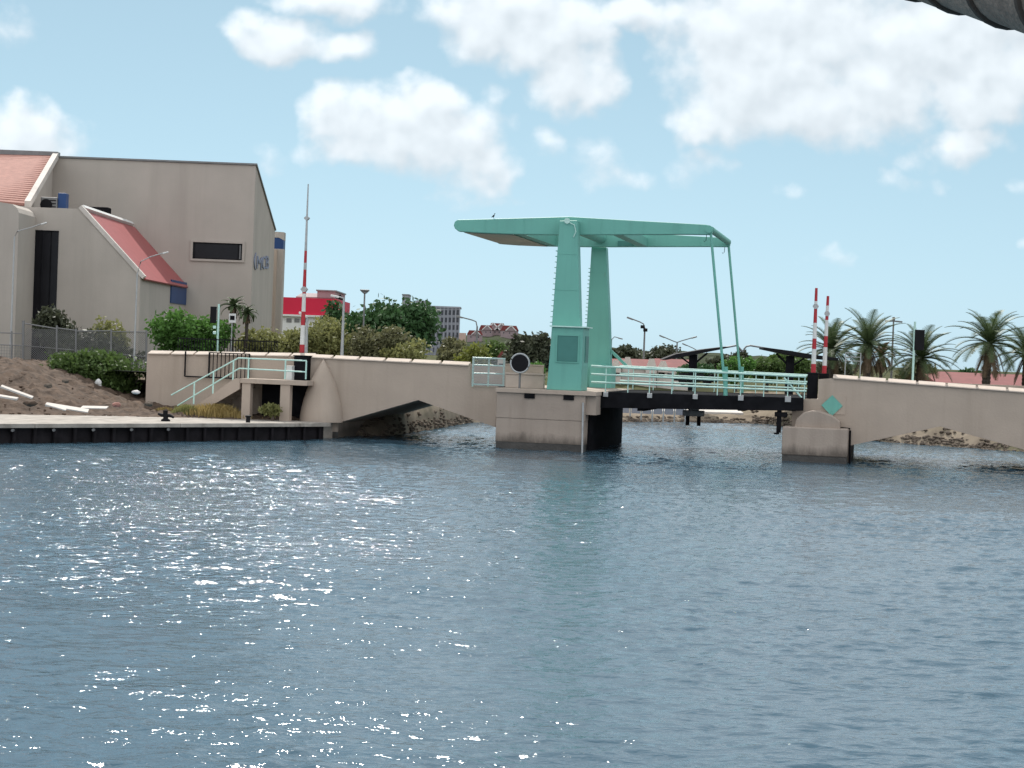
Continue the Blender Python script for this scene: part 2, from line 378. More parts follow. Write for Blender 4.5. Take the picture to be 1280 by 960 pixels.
for (px, py, rx, ry, am) in CL:
    d = ray(px, py); a0, b0 = d.x/d.y*25, d.z/d.y*25
    dx = mth(ng, 'MULTIPLY_ADD', sp.outputs[0], 100/rx*.92, -a0*100/rx*.92); dy = mth(ng, 'MULTIPLY_ADD', sp.outputs[1], 100/ry*.92, -b0*100/ry*.92)
    r2 = mth(ng, 'MULTIPLY_ADD', dx, dx, mth(ng, 'MULTIPLY', dy, dy))
    val = mth(ng, 'MULTIPLY', mth(ng, 'SUBTRACT', 1.0, r2), am) if am >= .8 else mth(ng, 'MULTIPLY_ADD', r2, -am*.8, am-.28)
    acc = val if acc is None else mth(ng, 'SMOOTH_MAX', acc, val, .25)
acc = mth(ng, 'MAXIMUM', acc, -1.2)
fb = node(ng, 'ShaderNodeTexNoise'); fb.inputs['Scale'].default_value = 2.1; fb.inputs['Detail'].default_value = 7; fb.inputs['Roughness'].default_value = .5; GL(gi.outputs[0], fb.inputs['Vector'])
GL(mth(ng, 'MULTIPLY_ADD', fb.outputs['Fac'], 1.75, mth(ng, 'ADD', acc, -.92)), go.inputs[0])
f2 = node(ng, 'ShaderNodeTexNoise'); f2.inputs['Scale'].default_value = 2.1; f2.inputs['Detail'].default_value = 2.5; f2.inputs['Roughness'].default_value = .45; GL(gi.outputs[0], f2.inputs['Vector'])
GL(mth(ng, 'MULTIPLY_ADD', f2.outputs['Fac'], 1.75, acc), go.inputs[1])
g1 = node(nt, 'ShaderNodeGroup'); g1.node_tree = ng; L(cv.outputs[0], g1.inputs[0])
sh = node(nt, 'ShaderNodeVectorMath', operation='ADD'); L(cv.outputs[0], sh.inputs[0]); sh.inputs[1].default_value = (-.10, .24, 0)
g2 = node(nt, 'ShaderNodeGroup'); g2.node_tree = ng; L(sh.outputs[0], g2.inputs[0])
alpha = node(nt, 'ShaderNodeMapRange', interpolation_type='SMOOTHSTEP'); L(g1.outputs[0], alpha.inputs['Value'])
alpha.inputs['From Min'].default_value = -.22; alpha.inputs['From Max'].default_value = .78; alpha.inputs['To Max'].default_value = .96
lit = mth(nt, 'MULTIPLY_ADD', mth(nt, 'SUBTRACT', g1.outputs[1], g2.outputs[1]), .8, .48, clamp=True)
ccol = node(nt, 'ShaderNodeMix', data_type='RGBA'); L(lit, ccol.inputs[0])
K = 10.0
ccol.inputs[6].default_value = (.65*K, .72*K, .775*K, 1); ccol.inputs[7].default_value = (.90*K, .97*K, 1.02*K, 1)
bwn = node(nt, 'ShaderNodeRGBToBW'); L(sky.outputs[0], bwn.inputs[0])
lum = mth(nt, 'POWER', mth(nt, 'MULTIPLY', bwn.outputs[0], .155), .55)
lumv = node(nt, 'ShaderNodeVectorMath', operation='SCALE'); lumv.inputs[0].default_value = (3.85, 5.75, 6.95); L(lum, lumv.inputs['Scale'])
tint = node(nt, 'ShaderNodeMix', data_type='RGBA'); tint.inputs[0].default_value = .88; L(sky.outputs[0], tint.inputs[6]); L(lumv.outputs[0], tint.inputs[7])
fin = node(nt, 'ShaderNodeMix', data_type='RGBA'); L(alpha.outputs[0], fin.inputs[0]); L(tint.outputs[2], fin.inputs[6]); L(ccol.outputs[2], fin.inputs[7])
# unseen clouds added for fill: overhead for water, extra bright behind for shaded walls
nf_ = node(nt, 'ShaderNodeTexNoise'); nf_.inputs['Scale'].default_value = 4.5; nf_.inputs['Detail'].default_value = 7; L(tcw.outputs['Generated'], nf_.inputs['Vector'])
def sstep(v, a, b):
    n = node(nt, 'ShaderNodeMapRange', interpolation_type='SMOOTHSTEP'); L(v, n.inputs['Value']); n.inputs['From Min'].default_value = a; n.inputs['From Max'].default_value = b; return n.outputs[0]
back = sstep(sx.outputs[1], .1, -.25); high = sstep(sx.outputs[2], .20, .32)
cover = mth(nt, 'MULTIPLY', sstep(nf_.outputs['Fac'], .40, .54), mth(nt, 'MAXIMUM', back, mth(nt, 'MULTIPLY', high, .8)))
gain = mth(nt, 'MULTIPLY_ADD', back, 6.5, 9.0)
fcol = node(nt, 'ShaderNodeVectorMath', operation='SCALE'); fcol.inputs[0].default_value = (.96, .97, 1.0); L(gain, fcol.inputs['Scale'])
fin2 = node(nt, 'ShaderNodeMix', data_type='RGBA'); L(cover, fin2.inputs[0]); L(fin.outputs[2], fin2.inputs[6]); L(fcol.outputs[0], fin2.inputs[7])
L(fin2.outputs[2], bg.inputs['Color'])
S.view_settings.view_transform = 'Standard'; S.view_settings.look = 'None'; S.view_settings.exposure = .12; S.view_settings.gamma = 1
S.cycles.max_bounces = 5; S.cycles.use_denoising = True; S.cycles.denoising_prefilter = 'NONE'; S.cycles.sample_clamp_indirect = 10

# ------------------------------------------------------------------ water
def ocean_tile(N, Lt, lam0, lam1, wind, seed, rms, spreadp=2):
    g = np.random.default_rng(seed); k1 = 2*np.pi*np.fft.fftfreq(N, Lt/N); kx, ky = np.meshgrid(k1, k1, indexing='ij'); k = np.hypot(kx, ky); k[0,0] = 1
    c = np.abs((kx*wind[0]+ky*wind[1])/k)
    p = np.exp(-(2*np.pi/lam0/k)**-2*0 - (2*np.pi/(k*lam0))**2*.5)*np.exp(-(k*lam1/(2*np.pi))**2)/k**3.3*(c**spreadp*.85+.15)
    p[0,0] = 0; h = np.real(np.fft.ifft2(np.sqrt(p)*np.exp(2j*np.pi*g.random((N,N)))))
    return h/h.std()*rms
T1 = ocean_tile(512, 21.0, 1.1, .09, (.22, .97), 3, 1); T2 = ocean_tile(512, 33.7, 2.2, .15, (-.35, .94), 5, 1)
def slope(T, Lt): d_ = Lt/T.shape[0]; return math.sqrt((np.diff(T, axis=0)**2).mean()/d_**2+(np.diff(T, axis=1)**2).mean()/d_**2)
T1 *= .175/slope(T1, 21.0); T2 *= .08/slope(T2, 33.7)
def samp(T, x, y, Lt):
    N = T.shape[0]; fx = (x/Lt % 1)*N; fy = (y/Lt % 1)*N; i = np.floor(fx).astype(int); j = np.floor(fy).astype(int); a = fx-i; b = fy-j; i %= N; j %= N; i2 = (i+1) % N; j2 = (j+1) % N
    return T[i,j]*(1-a)*(1-b)+T[i2,j]*a*(1-b)+T[i,j2]*(1-a)*b+T[i2,j2]*a*b
xs = np.arange(-42, 42.01, .085); ys = [10.0]
while ys[-1] < 142: ys.append(ys[-1] + min(.30, max(.05, ys[-1]*.0021)))
ys = np.array(ys); X, Y = np.meshgrid(xs, ys, indexing='ij')
gust = .75 + .5*samp(ocean_tile(128, 140, 30, 8, (.6,.8), 9, .5), X, Y, 140.0)
Zw = (samp(T1, X, Y, 21.0) + samp(T2, X*.966+Y*.259, -X*.259+Y*.966, 33.7))*np.clip(gust, .45, 1.4)
edge = np.minimum(1, np.minimum((X+42)/3, (42-X)/3)); edge = np.minimum(edge, np.minimum((Y-10)/2, (ys[-1]-Y)/3)); Zw *= np.clip(edge, 0, 1)
nx, ny = X.shape; ii = np.arange(nx*ny).reshape(nx, ny)
q = np.stack([ii[:-1,:-1], ii[1:,:-1], ii[1:,1:], ii[:-1,1:]], -1).reshape(-1, 4)
vv = np.stack([X, Y, Zw], -1).reshape(-1, 3)
o = len(vv); x0, x1, y0, y1 = -42, xs[-1], 10, ys[-1]; XX = [-600, x0, x1, 600]; YY = [-300, y0, y1, 400]
ext = [(a, b, 0) for a in XX for b in YY]; eq = [(o+i*4+j, o+(i+1)*4+j, o+(i+1)*4+j+1, o+i*4+j+1) for i in range(3) for j in range(3) if not (i == 1 and j == 1)]
vv = np.vstack([vv, np.array(ext)]); q = np.vstack([q, np.array(eq)])
wm = bpy.data.materials.new('water'); wm.use_nodes = True; wn = wm.node_tree; b = wn.nodes['Principled BSDF']
b.inputs['Base Color'].default_value = (.05, .10, .138, 1); b.inputs['Roughness'].default_value = .08; b.inputs['IOR'].default_value = 1.333; b.inputs['Specular IOR Level'].default_value = .5
tcn = node(wn, 'ShaderNodeTexCoord'); hs = None
for sc, am, rot in ((3.0, .042, .05), (7.0, .026, .1), (17.0, .0145, -.25)):
    mp = node(wn, 'ShaderNodeMapping'); mp.inputs['Scale'].default_value = (.55, 1, 1); mp.inputs['Rotation'].default_value = (0, 0, rot); wn.links.new(tcn.outputs['Object'], mp.inputs[0])
    n = node(wn, 'ShaderNodeTexNoise'); n.inputs['Scale'].default_value = sc; n.inputs['Detail'].default_value = 3; wn.links.new(mp.outputs[0], n.inputs['Vector'])
    hs = mth(wn, 'MULTIPLY', n.outputs['Fac'], am) if hs is None else mth(wn, 'MULTIPLY_ADD', n.outputs['Fac'], am, hs)
# a cat's paw of wind ruffles the left middle of the basin
mpw = node(wn, 'ShaderNodeMapping'); mpw.inputs['Location'].default_value = (13/15, -52/26, 0); mpw.inputs['Scale'].default_value = (1/15, 1/26, 1); wn.links.new(tcn.outputs['Object'], mpw.inputs[0])
gn = node(wn, 'ShaderNodeTexNoise'); gn.inputs['Scale'].default_value = .16; gn.inputs['Detail'].default_value = 3; wn.links.new(tcn.outputs['Object'], gn.inputs['Vector'])
ln = node(wn, 'ShaderNodeVectorMath', operation='LENGTH'); wn.links.new(mpw.outputs[0], ln.inputs[0])
pw = node(wn, 'ShaderNodeMapRange', interpolation_type='SMOOTHSTEP'); pw.inputs['From Min'].default_value = 1.15; pw.inputs['From Max'].default_value = .25; wn.links.new(ln.outputs['Value'], pw.inputs['Value'])
stg = mth(wn, 'MULTIPLY_ADD', pw.outputs[0], .55, mth(wn, 'MULTIPLY_ADD', gn.outputs['Fac'], 1.15, .14), clamp=False)
bp = node(wn, 'ShaderNodeBump'); wn.links.new(stg, bp.inputs['Strength']); bp.inputs['Distance'].default_value = 1.0; wn.links.new(hs, bp.inputs['Height']); wn.links.new(bp.outputs[0], b.inputs['Normal'])
wo = linkmesh('water', fastmesh('water', vv, q, wm, True)); wo['kind'] = 'structure'

# ------------------------------------------------------------------ ground behind the basin
GZ = 2.5
sl = [PZ(485,545,0), PZ(540,537,0), PZ(590,528,0), PZ(690,528,0), PZ(770,527.5,0), PZ(860,527.5,0), PZ(960,530,0), PZ(1030,540,0), PZ(1095,552,0), PZ(1180,558,0), PZ(1280,565,0), PZ(1400,572,0)]
SLX = np.array([-700, -9.5] + [p.x for p in sl] + [40, 700]); SLY = np.array([96, 95.2] + [p.y for p in sl] + [98, 96])
def shore(x): return float(np.interp(x, SLX, SLY))
cols = list(np.arange(-60, 60.1, .6)); cols = [-3000,-1200,-500,-250,-150,-100,-75] + cols + [75,100,150,250,500,1200,3000]
offs = [(-3,-1.6),(-.8,-.5),(0,-.05),(.7,.35),(1.5,.75),(2.4,1.1),(3.4,1.4),(4.5,1.65),(6.5,1.9),(9,2.15),(13,2.4),(20,2.5),(40,2.5),(80,2.5),(160,2.5),(320,2.5),(640,2.5),(1300,2.6),(3200,3)]
gb = MB(); g = random.Random(2)
for x in cols:
    ys_ = shore(x)
    lowf = float(np.interp(x, [0,4,17,21], [0,1,1,0])); lowz = {.7:.22,1.5:.40,2.4:.52,3.4:.56,4.5:.60,6.5:.72,9:1.1,13:1.9}
    for d, z in offs:
        z = z*(1-lowf)+lowz.get(d, z)*lowf
        jz = g.uniform(-.07,.07)*(1-.6*lowf) if .3 < d < 5 else 0
        gb.v.append((x, ys_+d+(g.uniform(-.3,.3) if 0 < d < 5 else 0), z+jz))
n = len(offs); J = [d for d, z in offs].index(13); tb = MB(); tb.v = gb.v
for i in range(len(cols)-1):
    for j in range(n-1): (gb if j < J else tb).f.append((i*n+j, (i+1)*n+j, (i+1)*n+j+1, i*n+j+1))
structure('ground', gb, 'ground', smooth=60)
structure('terrain', tb, 'scrub', smooth=60)
# rocks along the far water's edge: uncounted rubble
rb = MB()
for i in range(2600):
    x = g.uniform(-8.5, 36); d = g.uniform(-.3, 1.0 if g.random() < .8 else 2.2)*(.5 if 4 < x < 17 else 1)
    rb.rock((x, shore(x)+d, np.interp(d, [-.8,0,.7,1.5,2.4,3.4], [-.4,-.05,.35,.75,1.1,1.4])*(.6 if 4 < x < 17 else 1)-.01), g.uniform(.06,.17), i)
structure('rock_rubble', rb, 'rock', kind='stuff')
# pale promenade on the far bank
pb_ = MB(); pv = []
for x in np.arange(9.5, 16.6, 1.0): pv.append((x, shore(x)))
for (x, y), (x2, y2) in zip(pv[:-1], pv[1:]):
    pb_.add([(x,y+2.6,.3),(x2,y2+2.6,.3),(x2,y2+6.2,.3),(x,y+6.2,.3),(x,y+2.6,.66),(x2,y2+2.6,.66),(x2,y2+6.2,.84),(x,y+6.2,.84)], [(4,5,6,7),(0,1,5,4),(3,2,6,7)])
structure('path', pb_, 'path')

# ------------------------------------------------------------------ quay and dirt bank, left
A = PZ(-160, 556.5, 0); Bq = PZ(413, 550, 0); B2 = W(UB(420,530), 0.2, 0)
QZ = .78
dirn = (Bq - A).normalized(); nrm = Vector((-dirn.y, dirn.x, 0))
def Q(s, t): p = A + dirn*s + nrm*t; return (p.x, p.y)
LQ = (Bq - A).length
tq = Thing('quay', 'low concrete quay with a pale cap and dark fendered face on the left bank', 'quay', (A.x, A.y, 0))
mb = MB(); cut = [0, 7.2, 14.6, 21.5, LQ-1.9, LQ]
for a, b_ in zip(cut[:-1], cut[1:]): mb.prism([Q(a+.012,0),Q(b_-.012,0),Q(b_-.012,1.5),Q(a+.012,1.5)], QZ-.17, QZ, 'z')
tq.part('cap', mb, 'quaytop', bevel=.03)
mb = MB(); mb.prism([Q(0,1.51),Q(LQ-.1,1.51),(B2.x,B2.y),(B2.x-6,B2.y+5),(A.x-2,A.y+26)], -.8, QZ-.02, 'z'); tq.part('slab', mb, 'quaytop')
mb = MB(); mb.prism([Q(0,.32),Q(LQ-.15,.32),Q(LQ-.15,1.49),Q(0,1.49)], -.9, QZ-.18, 'z'); tq.part('fender_wall', mb, 'fender')
for i in range(24):
    s = .5 + i*(LQ-1)/23; x, y = Q(s, .2); mb = MB(); mb.tube([(x,y,-.8),(x,y,QZ-.19)], .09 if s < LQ*.6 else .07, 8); tq.part('pile', mb, 'fender', smooth=40)
    if i % 2 == 0 and s < LQ*.62:
        mb = MB(); mb.tube([(x,y-.1,QZ-.26),(x,y-.28,QZ-.26)], .06, 8); tq.part('bolt_head', mb, 'greysteel')
# dirt bank rising behind the quay
db = MB(); NX, NY = 190, 80
def fbm(x, y, s):
    return sum(math.sin(x*k*1.7+s+k)*math.cos(y*k*1.3-s*2+k*2)/k for k in (1,2.1,3.9,7.3))
XL, XR = -46.0, -8.6
TOPX, TOPZ = [-46,-26,-23,-21,-19,-17,-13.2,-8.6], [3.0,3.0,2.85,2.3,1.6,1.12,1.0,.9]
def front(x): return A.y + (x-A.x)*dirn.y/dirn.x + float(np.interp(x, [-46,-27,-22,-18,-13,-8.6], [19,13.5,12,10,6,2.6]))
for i in range(NX+1):
    x = XL + (XR-XL)*i/NX
    fy = front(x); top = np.interp(x, TOPX, TOPZ)
    for j in range(NY+1):
        y = fy + (101-fy)*j/NY; s = j/NY
        h = np.interp(s, [0,.06,.2,.42,.62,1], [0,.12,.45,.80,1,1.0])
        db.v.append((x, y, QZ-.06 + (top-QZ+.06)*h + (fbm(x*.9,y*.9,1)*.08*min(1,s*5) + abs(fbm(x*2.3,y*2.9,4))*.12*min(1,s*6) + max(0,fbm(x*5.1,y*4.3,9)-.6)*.12*min(1,s*6) + g.uniform(-.05,.05))*(1 if j else 0)))
for i in range(NX):
    for j in range(NY): k = i*(NY+1)+j; db.f.append((k, k+NY+1, k+NY+2, k+1))
structure('dirt_bank', db, 'dirt', smooth=50)
def dirt_z(x, y):
    fy = front(x); s = max(0, (y-fy)/(101-fy)); top = np.interp(x, TOPX, TOPZ)
    return QZ-.06+(top-QZ+.06)*float(np.interp(s, [0,.06,.2,.42,.62,1], [0,.12,.45,.80,1,1.0]))
# ------------------------------------------------------------------ the bridge: two concrete spans
WB = 9.4    # width of the bridge
def pts(lst, v=0.0): return [PB(x, y, v) for x, y in lst]
ZR = ZB(742, 489, -.6)            # road level
def span(name, label, outline, coping_line, cuts, u_lo, u_hi, under):
    """outline: near parapet face; under: the soffit line [(u,z)...] from left to right"""
    t = Thing(name, label, 'bridge span', (u_lo, 0, 0), 'b')
    mb = MB(); mb.prism(outline, -.04, .30); t.part('parapet', mb, 'bridge')
    poly = under + [(under[-1][0], ZR-.05), (under[0][0], ZR-.05)]
    mb = MB(); mb.prism(poly, .302, WB-.302); t.part('deck', mb, 'bridge')
    far = under + [(under[-1][0], ZR+.95), (under[0][0], ZR+.95)]
    mb = MB(); mb.prism(far, WB-.30, WB); t.part('far_parapet', mb, 'bridge')
    mb = MB()
    (ua, za), (ub, zb) = coping_line
    for a, b_ in zip(cuts[:-1], cuts[1:]):
        z = lambda u: za + (zb-za)*(u-ua)/(ub-ua)
        mb.add([(a+.05,-.15,z(a)-.0),(b_-.05,-.15,z(b_)),(b_-.05,.41,z(b_)),(a+.05,.41,z(a)),(a+.05,-.13,z(a)+.055),(b_-.05,-.13,z(b_)+.055),(b_-.05,.36,z(b_)+.19),(a+.05,.36,z(a)+.19)],
               [(0,3,2,1),(4,5,6,7),(0,1,5,4),(1,2,6,5),(2,3,7,6),(3,0,4,7)])
        if a > cuts[0]: mb.add([(a-.05,-.12,z(a)),(a+.05,-.12,z(a)),(a+.05,.38,z(a)),(a-.05,.38,z(a)),(a-.05,-.12,z(a)+.10),(a+.05,-.12,z(a)+.10),(a+.05,.38,z(a)+.10),(a-.05,.38,z(a)+.10)],
               [(0,3,2,1),(4,5,6,7),(0,1,5,4),(2,3,7,6)])
    t.part('coping', mb, 'coping', bevel=.02)
    mb = MB(); mb.box(under[0][0]+.1, under[-1][0]-.1, .45, WB-.45, ZR-.047, ZR); t.part('roadway', mb, 'asphalt')
    return t
# left span
ap, sL, sR = PB(523,500), PB(421,529), PB(619.5,534)
uL = UB(389,446); cL = (PB(389,447.5), PB(588,457.5))
outl = [(uL, 0.3), (sL[0], 0.3), sL, ap, sR, (sR[0], ZB(620,483)), PB(589,482), cL[1], cL[0]]
cuts = [UB(x, 450) for x in (389, 415.5, 448, 481, 514, 551, 588)]
tL = span('bridge_span', 'left beige concrete bridge span with a peaked arch and notched coping beside the quay', outl, cL, cuts, uL, sR[0], [(sL[0], sL[1]-.012), (ap[0], ap[1]-.012), (sR[0], sR[1]-.012)])
mb = MB(); mb.box(uL-.02, sL[0], .302, WB-.1, -.8, ZR-.06); tL.part('abutment', mb, 'pier')
mb = MB(); mb.box(uL-.02, sL[0]-.004, -.02, .30, -.8, .298); tL.part('footing', mb, 'wet')
# right span
rA = PB(1175,533); rL = PB(1062,557); rR = PB(1332,576.5)
cR = (PB(1040,473), PB(1440,503))
u2 = rR[0]
outl = [PB(990,532), rL, rA, rR, (u2+.001, -.6), (u2+4.5, -.6), (u2+4.5, cR[1][1]), cR[0], PB(1023,474), PB(1022.5,499), PB(990,498)]
c0, step = UB(1040,470), None
cuts = [UB(x, 470) for x in (1040, 1074, 1109, 1147, 1184, 1222, 1260, 1298, 1336)]
zc = lambda u: cR[0][1] + (cR[1][1]-cR[0][1])*(u-cR[0][0])/(cR[1][0]-cR[0][0])
outl[6] = (u2+4.5, zc(u2+4.5)); cuts = [c for c in cuts if c < u2+4.4] + [u2+4.5]
tR = span('bridge_span', 'right beige concrete bridge span carrying the mint diamond sign', outl, (cR[0], (u2+4.5, zc(u2+4.5))), cuts, UB(990,532), u2+4.5, [(rL[0], rL[1]-.012), (rA[0], rA[1]-.012), (rR[0], rR[1]-.012)])
mb = MB(); mb.box(UB(992,532), rL[0]-.003, .302, WB-.1, -.8, ZR-.06); tR.part('abutment', mb, 'pier')
mb = MB(); mb.box(rR[0]+.003, u2+9, .302, WB-.1, -.8, ZR-.06); tR.part('abutment', mb, 'pier')
uA = UB(978,535,-1.5); uE = UB(1060,540,-1.5)
mb = MB(); mb.box(uA, uE, -1.5, -.045, .28, ZB(1000,534,-1.5)); tR.part('pier_block', mb, 'pier', bevel=.05)
mb = MB(); mb.box(uA+.03, uE-.03, -1.46, -.045, -.8, .279); tR.part('waterline_band', mb, 'wet')
# rounded stub on the block
a, b_ = UB(993,525,-1.2), UB(1050,525,-1.2); z0, z1 = ZB(1000,534,-1.2)-.05, ZB(1020,513.5,-1.2)
prof = [(a, z0), (b_, z0), (b_, z1-.42), (b_-.42, z1-.16), (b_-.95, z1), (a+.75, z1), (a+.38, z1-.10), (a+.08, z1-.40)]
mb = MB(); mb.prism(prof, -1.1, -.045); tR.part('fender_stub', mb, 'pier', bevel=.06)
mb = MB(); mb.tube([(UB(1062,553,-.2), -.12, ZB(1062,538,-.2)), (UB(1062,553,-.2)+.03, -.12, -.1)], .045, 8); mb.tube([(UB(1040,536,-.2), -.12, ZB(1040,534,-.2)), (UB(1062,553,-.2), -.12, ZB(1062,536,-.2))], .04, 8); tR.part('pipe', mb, 'steel')
# approach wall, left, with its own coping
t = Thing('retaining_wall', 'long beige retaining wall with coping behind the stairs', 'wall', (UB(184,440,.6), .6, 0), 'b')
ua, ub_ = UB(184,440,.6), uL-.03; zt = ZB(190,443,.6); zt2 = ZB(383,446,.6)
mb = MB(); mb.prism([(ua,.2),(ub_,.2),(ub_,zt2),(ua,zt)], .6, .95); t.part('wall', mb, 'bridge')
mb = MB(); k = 7
for i in range(k):
    a = ua+(ub_-ua)*i/k; b2 = ua+(ub_-ua)*(i+1)/k; za = zt+(zt2-zt)*i/k; zb = zt+(zt2-zt)*(i+1)/k
    mb.add([(a+.04,.5,za),(b2-.04,.5,zb),(b2-.04,1.05,zb),(a+.04,1.05,za),(a+.04,.52,za+.055),(b2-.04,.52,zb+.055),(b2-.04,1.02,zb+.19),(a+.04,1.02,za+.19)], [(0,3,2,1),(4,5,6,7),(0,1,5,4),(1,2,6,5),(2,3,7,6),(3,0,4,7)])
t.part('coping', mb, 'coping', bevel=.02)
mb = MB(); mb.box(ua, ua+.3, .952, 6, .2, zt-.02); t.part('return_wall', mb, 'bridge')
# ogive cone pier
uc = UB(402,500,-.2); zb0, zt0 = QZ-.03, ZB(400,449,-.3); H = zt0-zb0
mb = MB(); mb.lathe([(1.02*max(.012, (1-(i/14)**1.75)**.92), H*i/14) for i in range(15)], (uc, -.12, zb0), 32)
solo('cone_buttress', mb, 'bridge', 'pointed beige concrete cone buttress on the quay against the bridge', 'buttress', (uc, -.12, zb0), 'b', smooth=60)
# road left of the bridge
mb = MB(); mb.add([tuple(W(-60, 1.0, ZR)), tuple(W(uL+.1, 1.0, ZR)), tuple(W(uL+.1, WB-.4, ZR)), tuple(W(-60, WB-.4, ZR))], [(0,1,2,3)])
structure('road', mb, 'asphalt')
# ------------------------------------------------------------------ landing, stairs
VL = -1.7
t = Thing('stair_landing', 'beige concrete landing on square columns with a stair down to the quay', 'stairs', (UB(300,480,VL), VL, QZ), 'b')
l0, l1 = UB(300,475,VL), UB(384,475,VL); zl = ZB(340,474.5,VL)
mb = MB(); mb.box(l0, l1, VL, .59, zl-.22, zl); t.part('slab', mb, 'bridge', bevel=.015)
for (pa, pb2) in ((302,312.5),(350,362)):
    mb = MB(); mb.box(UB(pa,500,VL+.06), UB(pb2,500,VL+.06), VL+.06, VL+.46, QZ-.03, zl-.222); t.part('column', mb, 'bridge')
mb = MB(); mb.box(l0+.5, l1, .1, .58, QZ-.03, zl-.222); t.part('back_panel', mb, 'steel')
n = 10; us = UB(232,505,VL); dz = (zl-QZ)/n
for i in range(n-1):
    a = us+(l0-us)*i/(n-1); b2 = us+(l0-us)*(i+1)/(n-1); z = QZ+dz*(i+1)
    mb = MB(); mb.box(a, b2-.002, VL+.16, .58, max(QZ-.03, z-.28), z); t.part('step', mb, 'bridge')
mb = MB(); mb.prism([(us-.2,QZ-.03),(us+.35,QZ-.03),(l0-.01,zl-.5),(l0-.01,zl-.01),(l0-.25,zl-.01)], VL, VL+.155); t.part('stringer', mb, 'bridge')
t = Thing('stair_railing', 'mint green pipe railing of the quay stairs and landing', 'railing', (l0, VL, zl), 'b')
vR = VL+.08
for (p1, p2, p3) in (((214,494),(298,447.5),(383,451)), ((222,507),(299,460.5),(383,465))):
    mb = MB(); mb.tube([(*PB(*p, vR)[:1], vR, PB(*p, vR)[1]) for p in (p1, p2, p3)], .034, 8); t.part('rail', mb, 'mintrail', smooth=50)
for px, pt, pb2 in ((311,447.8,474),(357,450,474),(383,451,474),(267,465,492),(292,451,479),(243,478,505)):
    mb = MB(); u = UB(px,pt,vR); mb.tube([(u,vR,ZB(px,pt,vR)),(u,vR,ZB(px,pb2,vR))], .04, 8); t.part('post', mb, 'mintrail', smooth=50)
# cabinets on the landing
mb = MB(); u0_, u1_ = UB(367,460,-.5), UB(384,460,-.5); mb.box(u0_, u1_, -.5, .2, zl, ZB(375,445.5,-.5)); mb.box(u0_-.04, u1_+.04, -.54, .24, ZB(375,445.5,-.5), ZB(375,445.5,-.5)+.05)
solo('control_cabinet', mb, 'steel', 'dark metal control cabinet on the landing by the cone buttress', 'cabinet', (u0_, -.5, zl), 'b', bevel=.02)
mb = MB(); u0_, u1_ = UB(358,460,-.9), UB(365,460,-.9); mb.box(u0_, u1_, -.9, -.5, zl, ZB(361,458,-.9)); mb.box(u0_-.02, u1_+.02, -.92, -.48, ZB(361,458,-.9), ZB(361,458,-.9)+.03)
solo('meter_box', mb, 'white', 'small white meter box behind the landing rail', 'box', (u0_, -.9, zl), 'b', bevel=.01)
# dark bar panel hung on the retaining wall
vW = .47
t = Thing('bar_grille', 'black bar grille hanging on the retaining wall above the stairs', 'grille', (UB(232,470,vW), vW, ZB(232,470,vW)), 'b')
a, b2, zt_, zb_ = UB(232,440,vW), UB(312,440,vW), ZB(270,440.5,vW), ZB(270,472,vW)
mb = MB(); mb.bar((a,vW,zb_),(a,vW,zt_),.06); mb.bar((a,vW-.001,zb_),(b2,vW-.001,zb_),.06); mb.bar((UB(262,440,vW),vW,zb_),(UB(262,440,vW),vW,zt_),.07); mb.bar((b2,vW,zb_),(b2,vW,zt_),.06); mb.bar((UB(262,440,vW),vW-.002,zt_-.02),(b2,vW-.002,zt_-.02),.05)
t.part('frame', mb, 'black')
mb = MB()
for i in range(1, 10):
    u = UB(262,440,vW)+(b2-UB(262,440,vW))*i/10; mb.bar((u,vW,zb_+.03),(u,vW,zt_-.03),.035)
t.part('bars', mb, 'black')
# black picket fence beyond the retaining wall
vF = 2.2; t = Thing('picket_fence', 'black iron picket fence along the road behind the retaining wall', 'fence', (UB(222,440,vF), vF, ZR), 'b')
a, b2 = UB(222,440,vF), UB(346,440,vF); zt_ = ZB(280,425,vF)
mb = MB(); mb.bar((a,vF,zt_),(b2,vF,zt_),.05); mb.bar((a,vF,ZR+.3),(b2,vF,ZR+.3),.05); t.part('rails', mb, 'black')
mb = MB(); k = 36
for i in range(k+1): u = a+(b2-a)*i/k; mb.bar((u,vF+.03,ZR-.1),(u,vF+.03,zt_+.06),.03)
t.part('pickets', mb, 'black')

# ------------------------------------------------------------------ bridge pier
vP = -2.1
t = Thing('bridge_pier', 'square beige concrete bridge pier standing in the water under the green drawbridge', 'pier', (UB(620,520,vP), vP, 0), 'b')
a, b2 = UB(620,520,vP), UB(731,520,vP); zp = ZB(680,487,vP)
mb = MB(); mb.box(a, b2, vP, WB+.3, ZB(680,524.5,vP)+.012, zp-.20); t.part('upper_shaft', mb, 'pier')
mb = MB(); mb.box(a+.01, b2-.01, vP+.012, WB+.28, .32, ZB(680,524.5,vP)-.006); t.part('lower_shaft', mb, 'pier')
mb = MB(); mb.box(a+.03, b2-.03, vP+.03, WB+.25, -.9, .319); t.part('waterline_band', mb, 'wet')
mb = MB(); mb.box(a-.05, UB(746,490,vP), vP-.12, WB+.35, zp-.197, zp); t.part('platform', mb, 'bridge', bevel=.02)
mb = MB(); mb.box(b2+.003, UB(745,510,vP+.2), vP+.2, vP+1.6, ZB(740,519,vP), zp-.20); t.part('corbel', mb, 'pier')
mb = MB(); mb.box(b2-.02, b2+.10, vP+1.0, WB+.2, -.9, zp-.21); t.part('shade_plate', mb, 'steel')  # near-black sheet puts the deck's shade on the pier's right side into colour
for px in (659, 708):
    mb = MB(); u = UB(px,493,vP); mb.box(u-.12, u+.35, vP-.06, vP+.02, zp-.42, zp-.198); t.part('bracket', mb, 'steel')
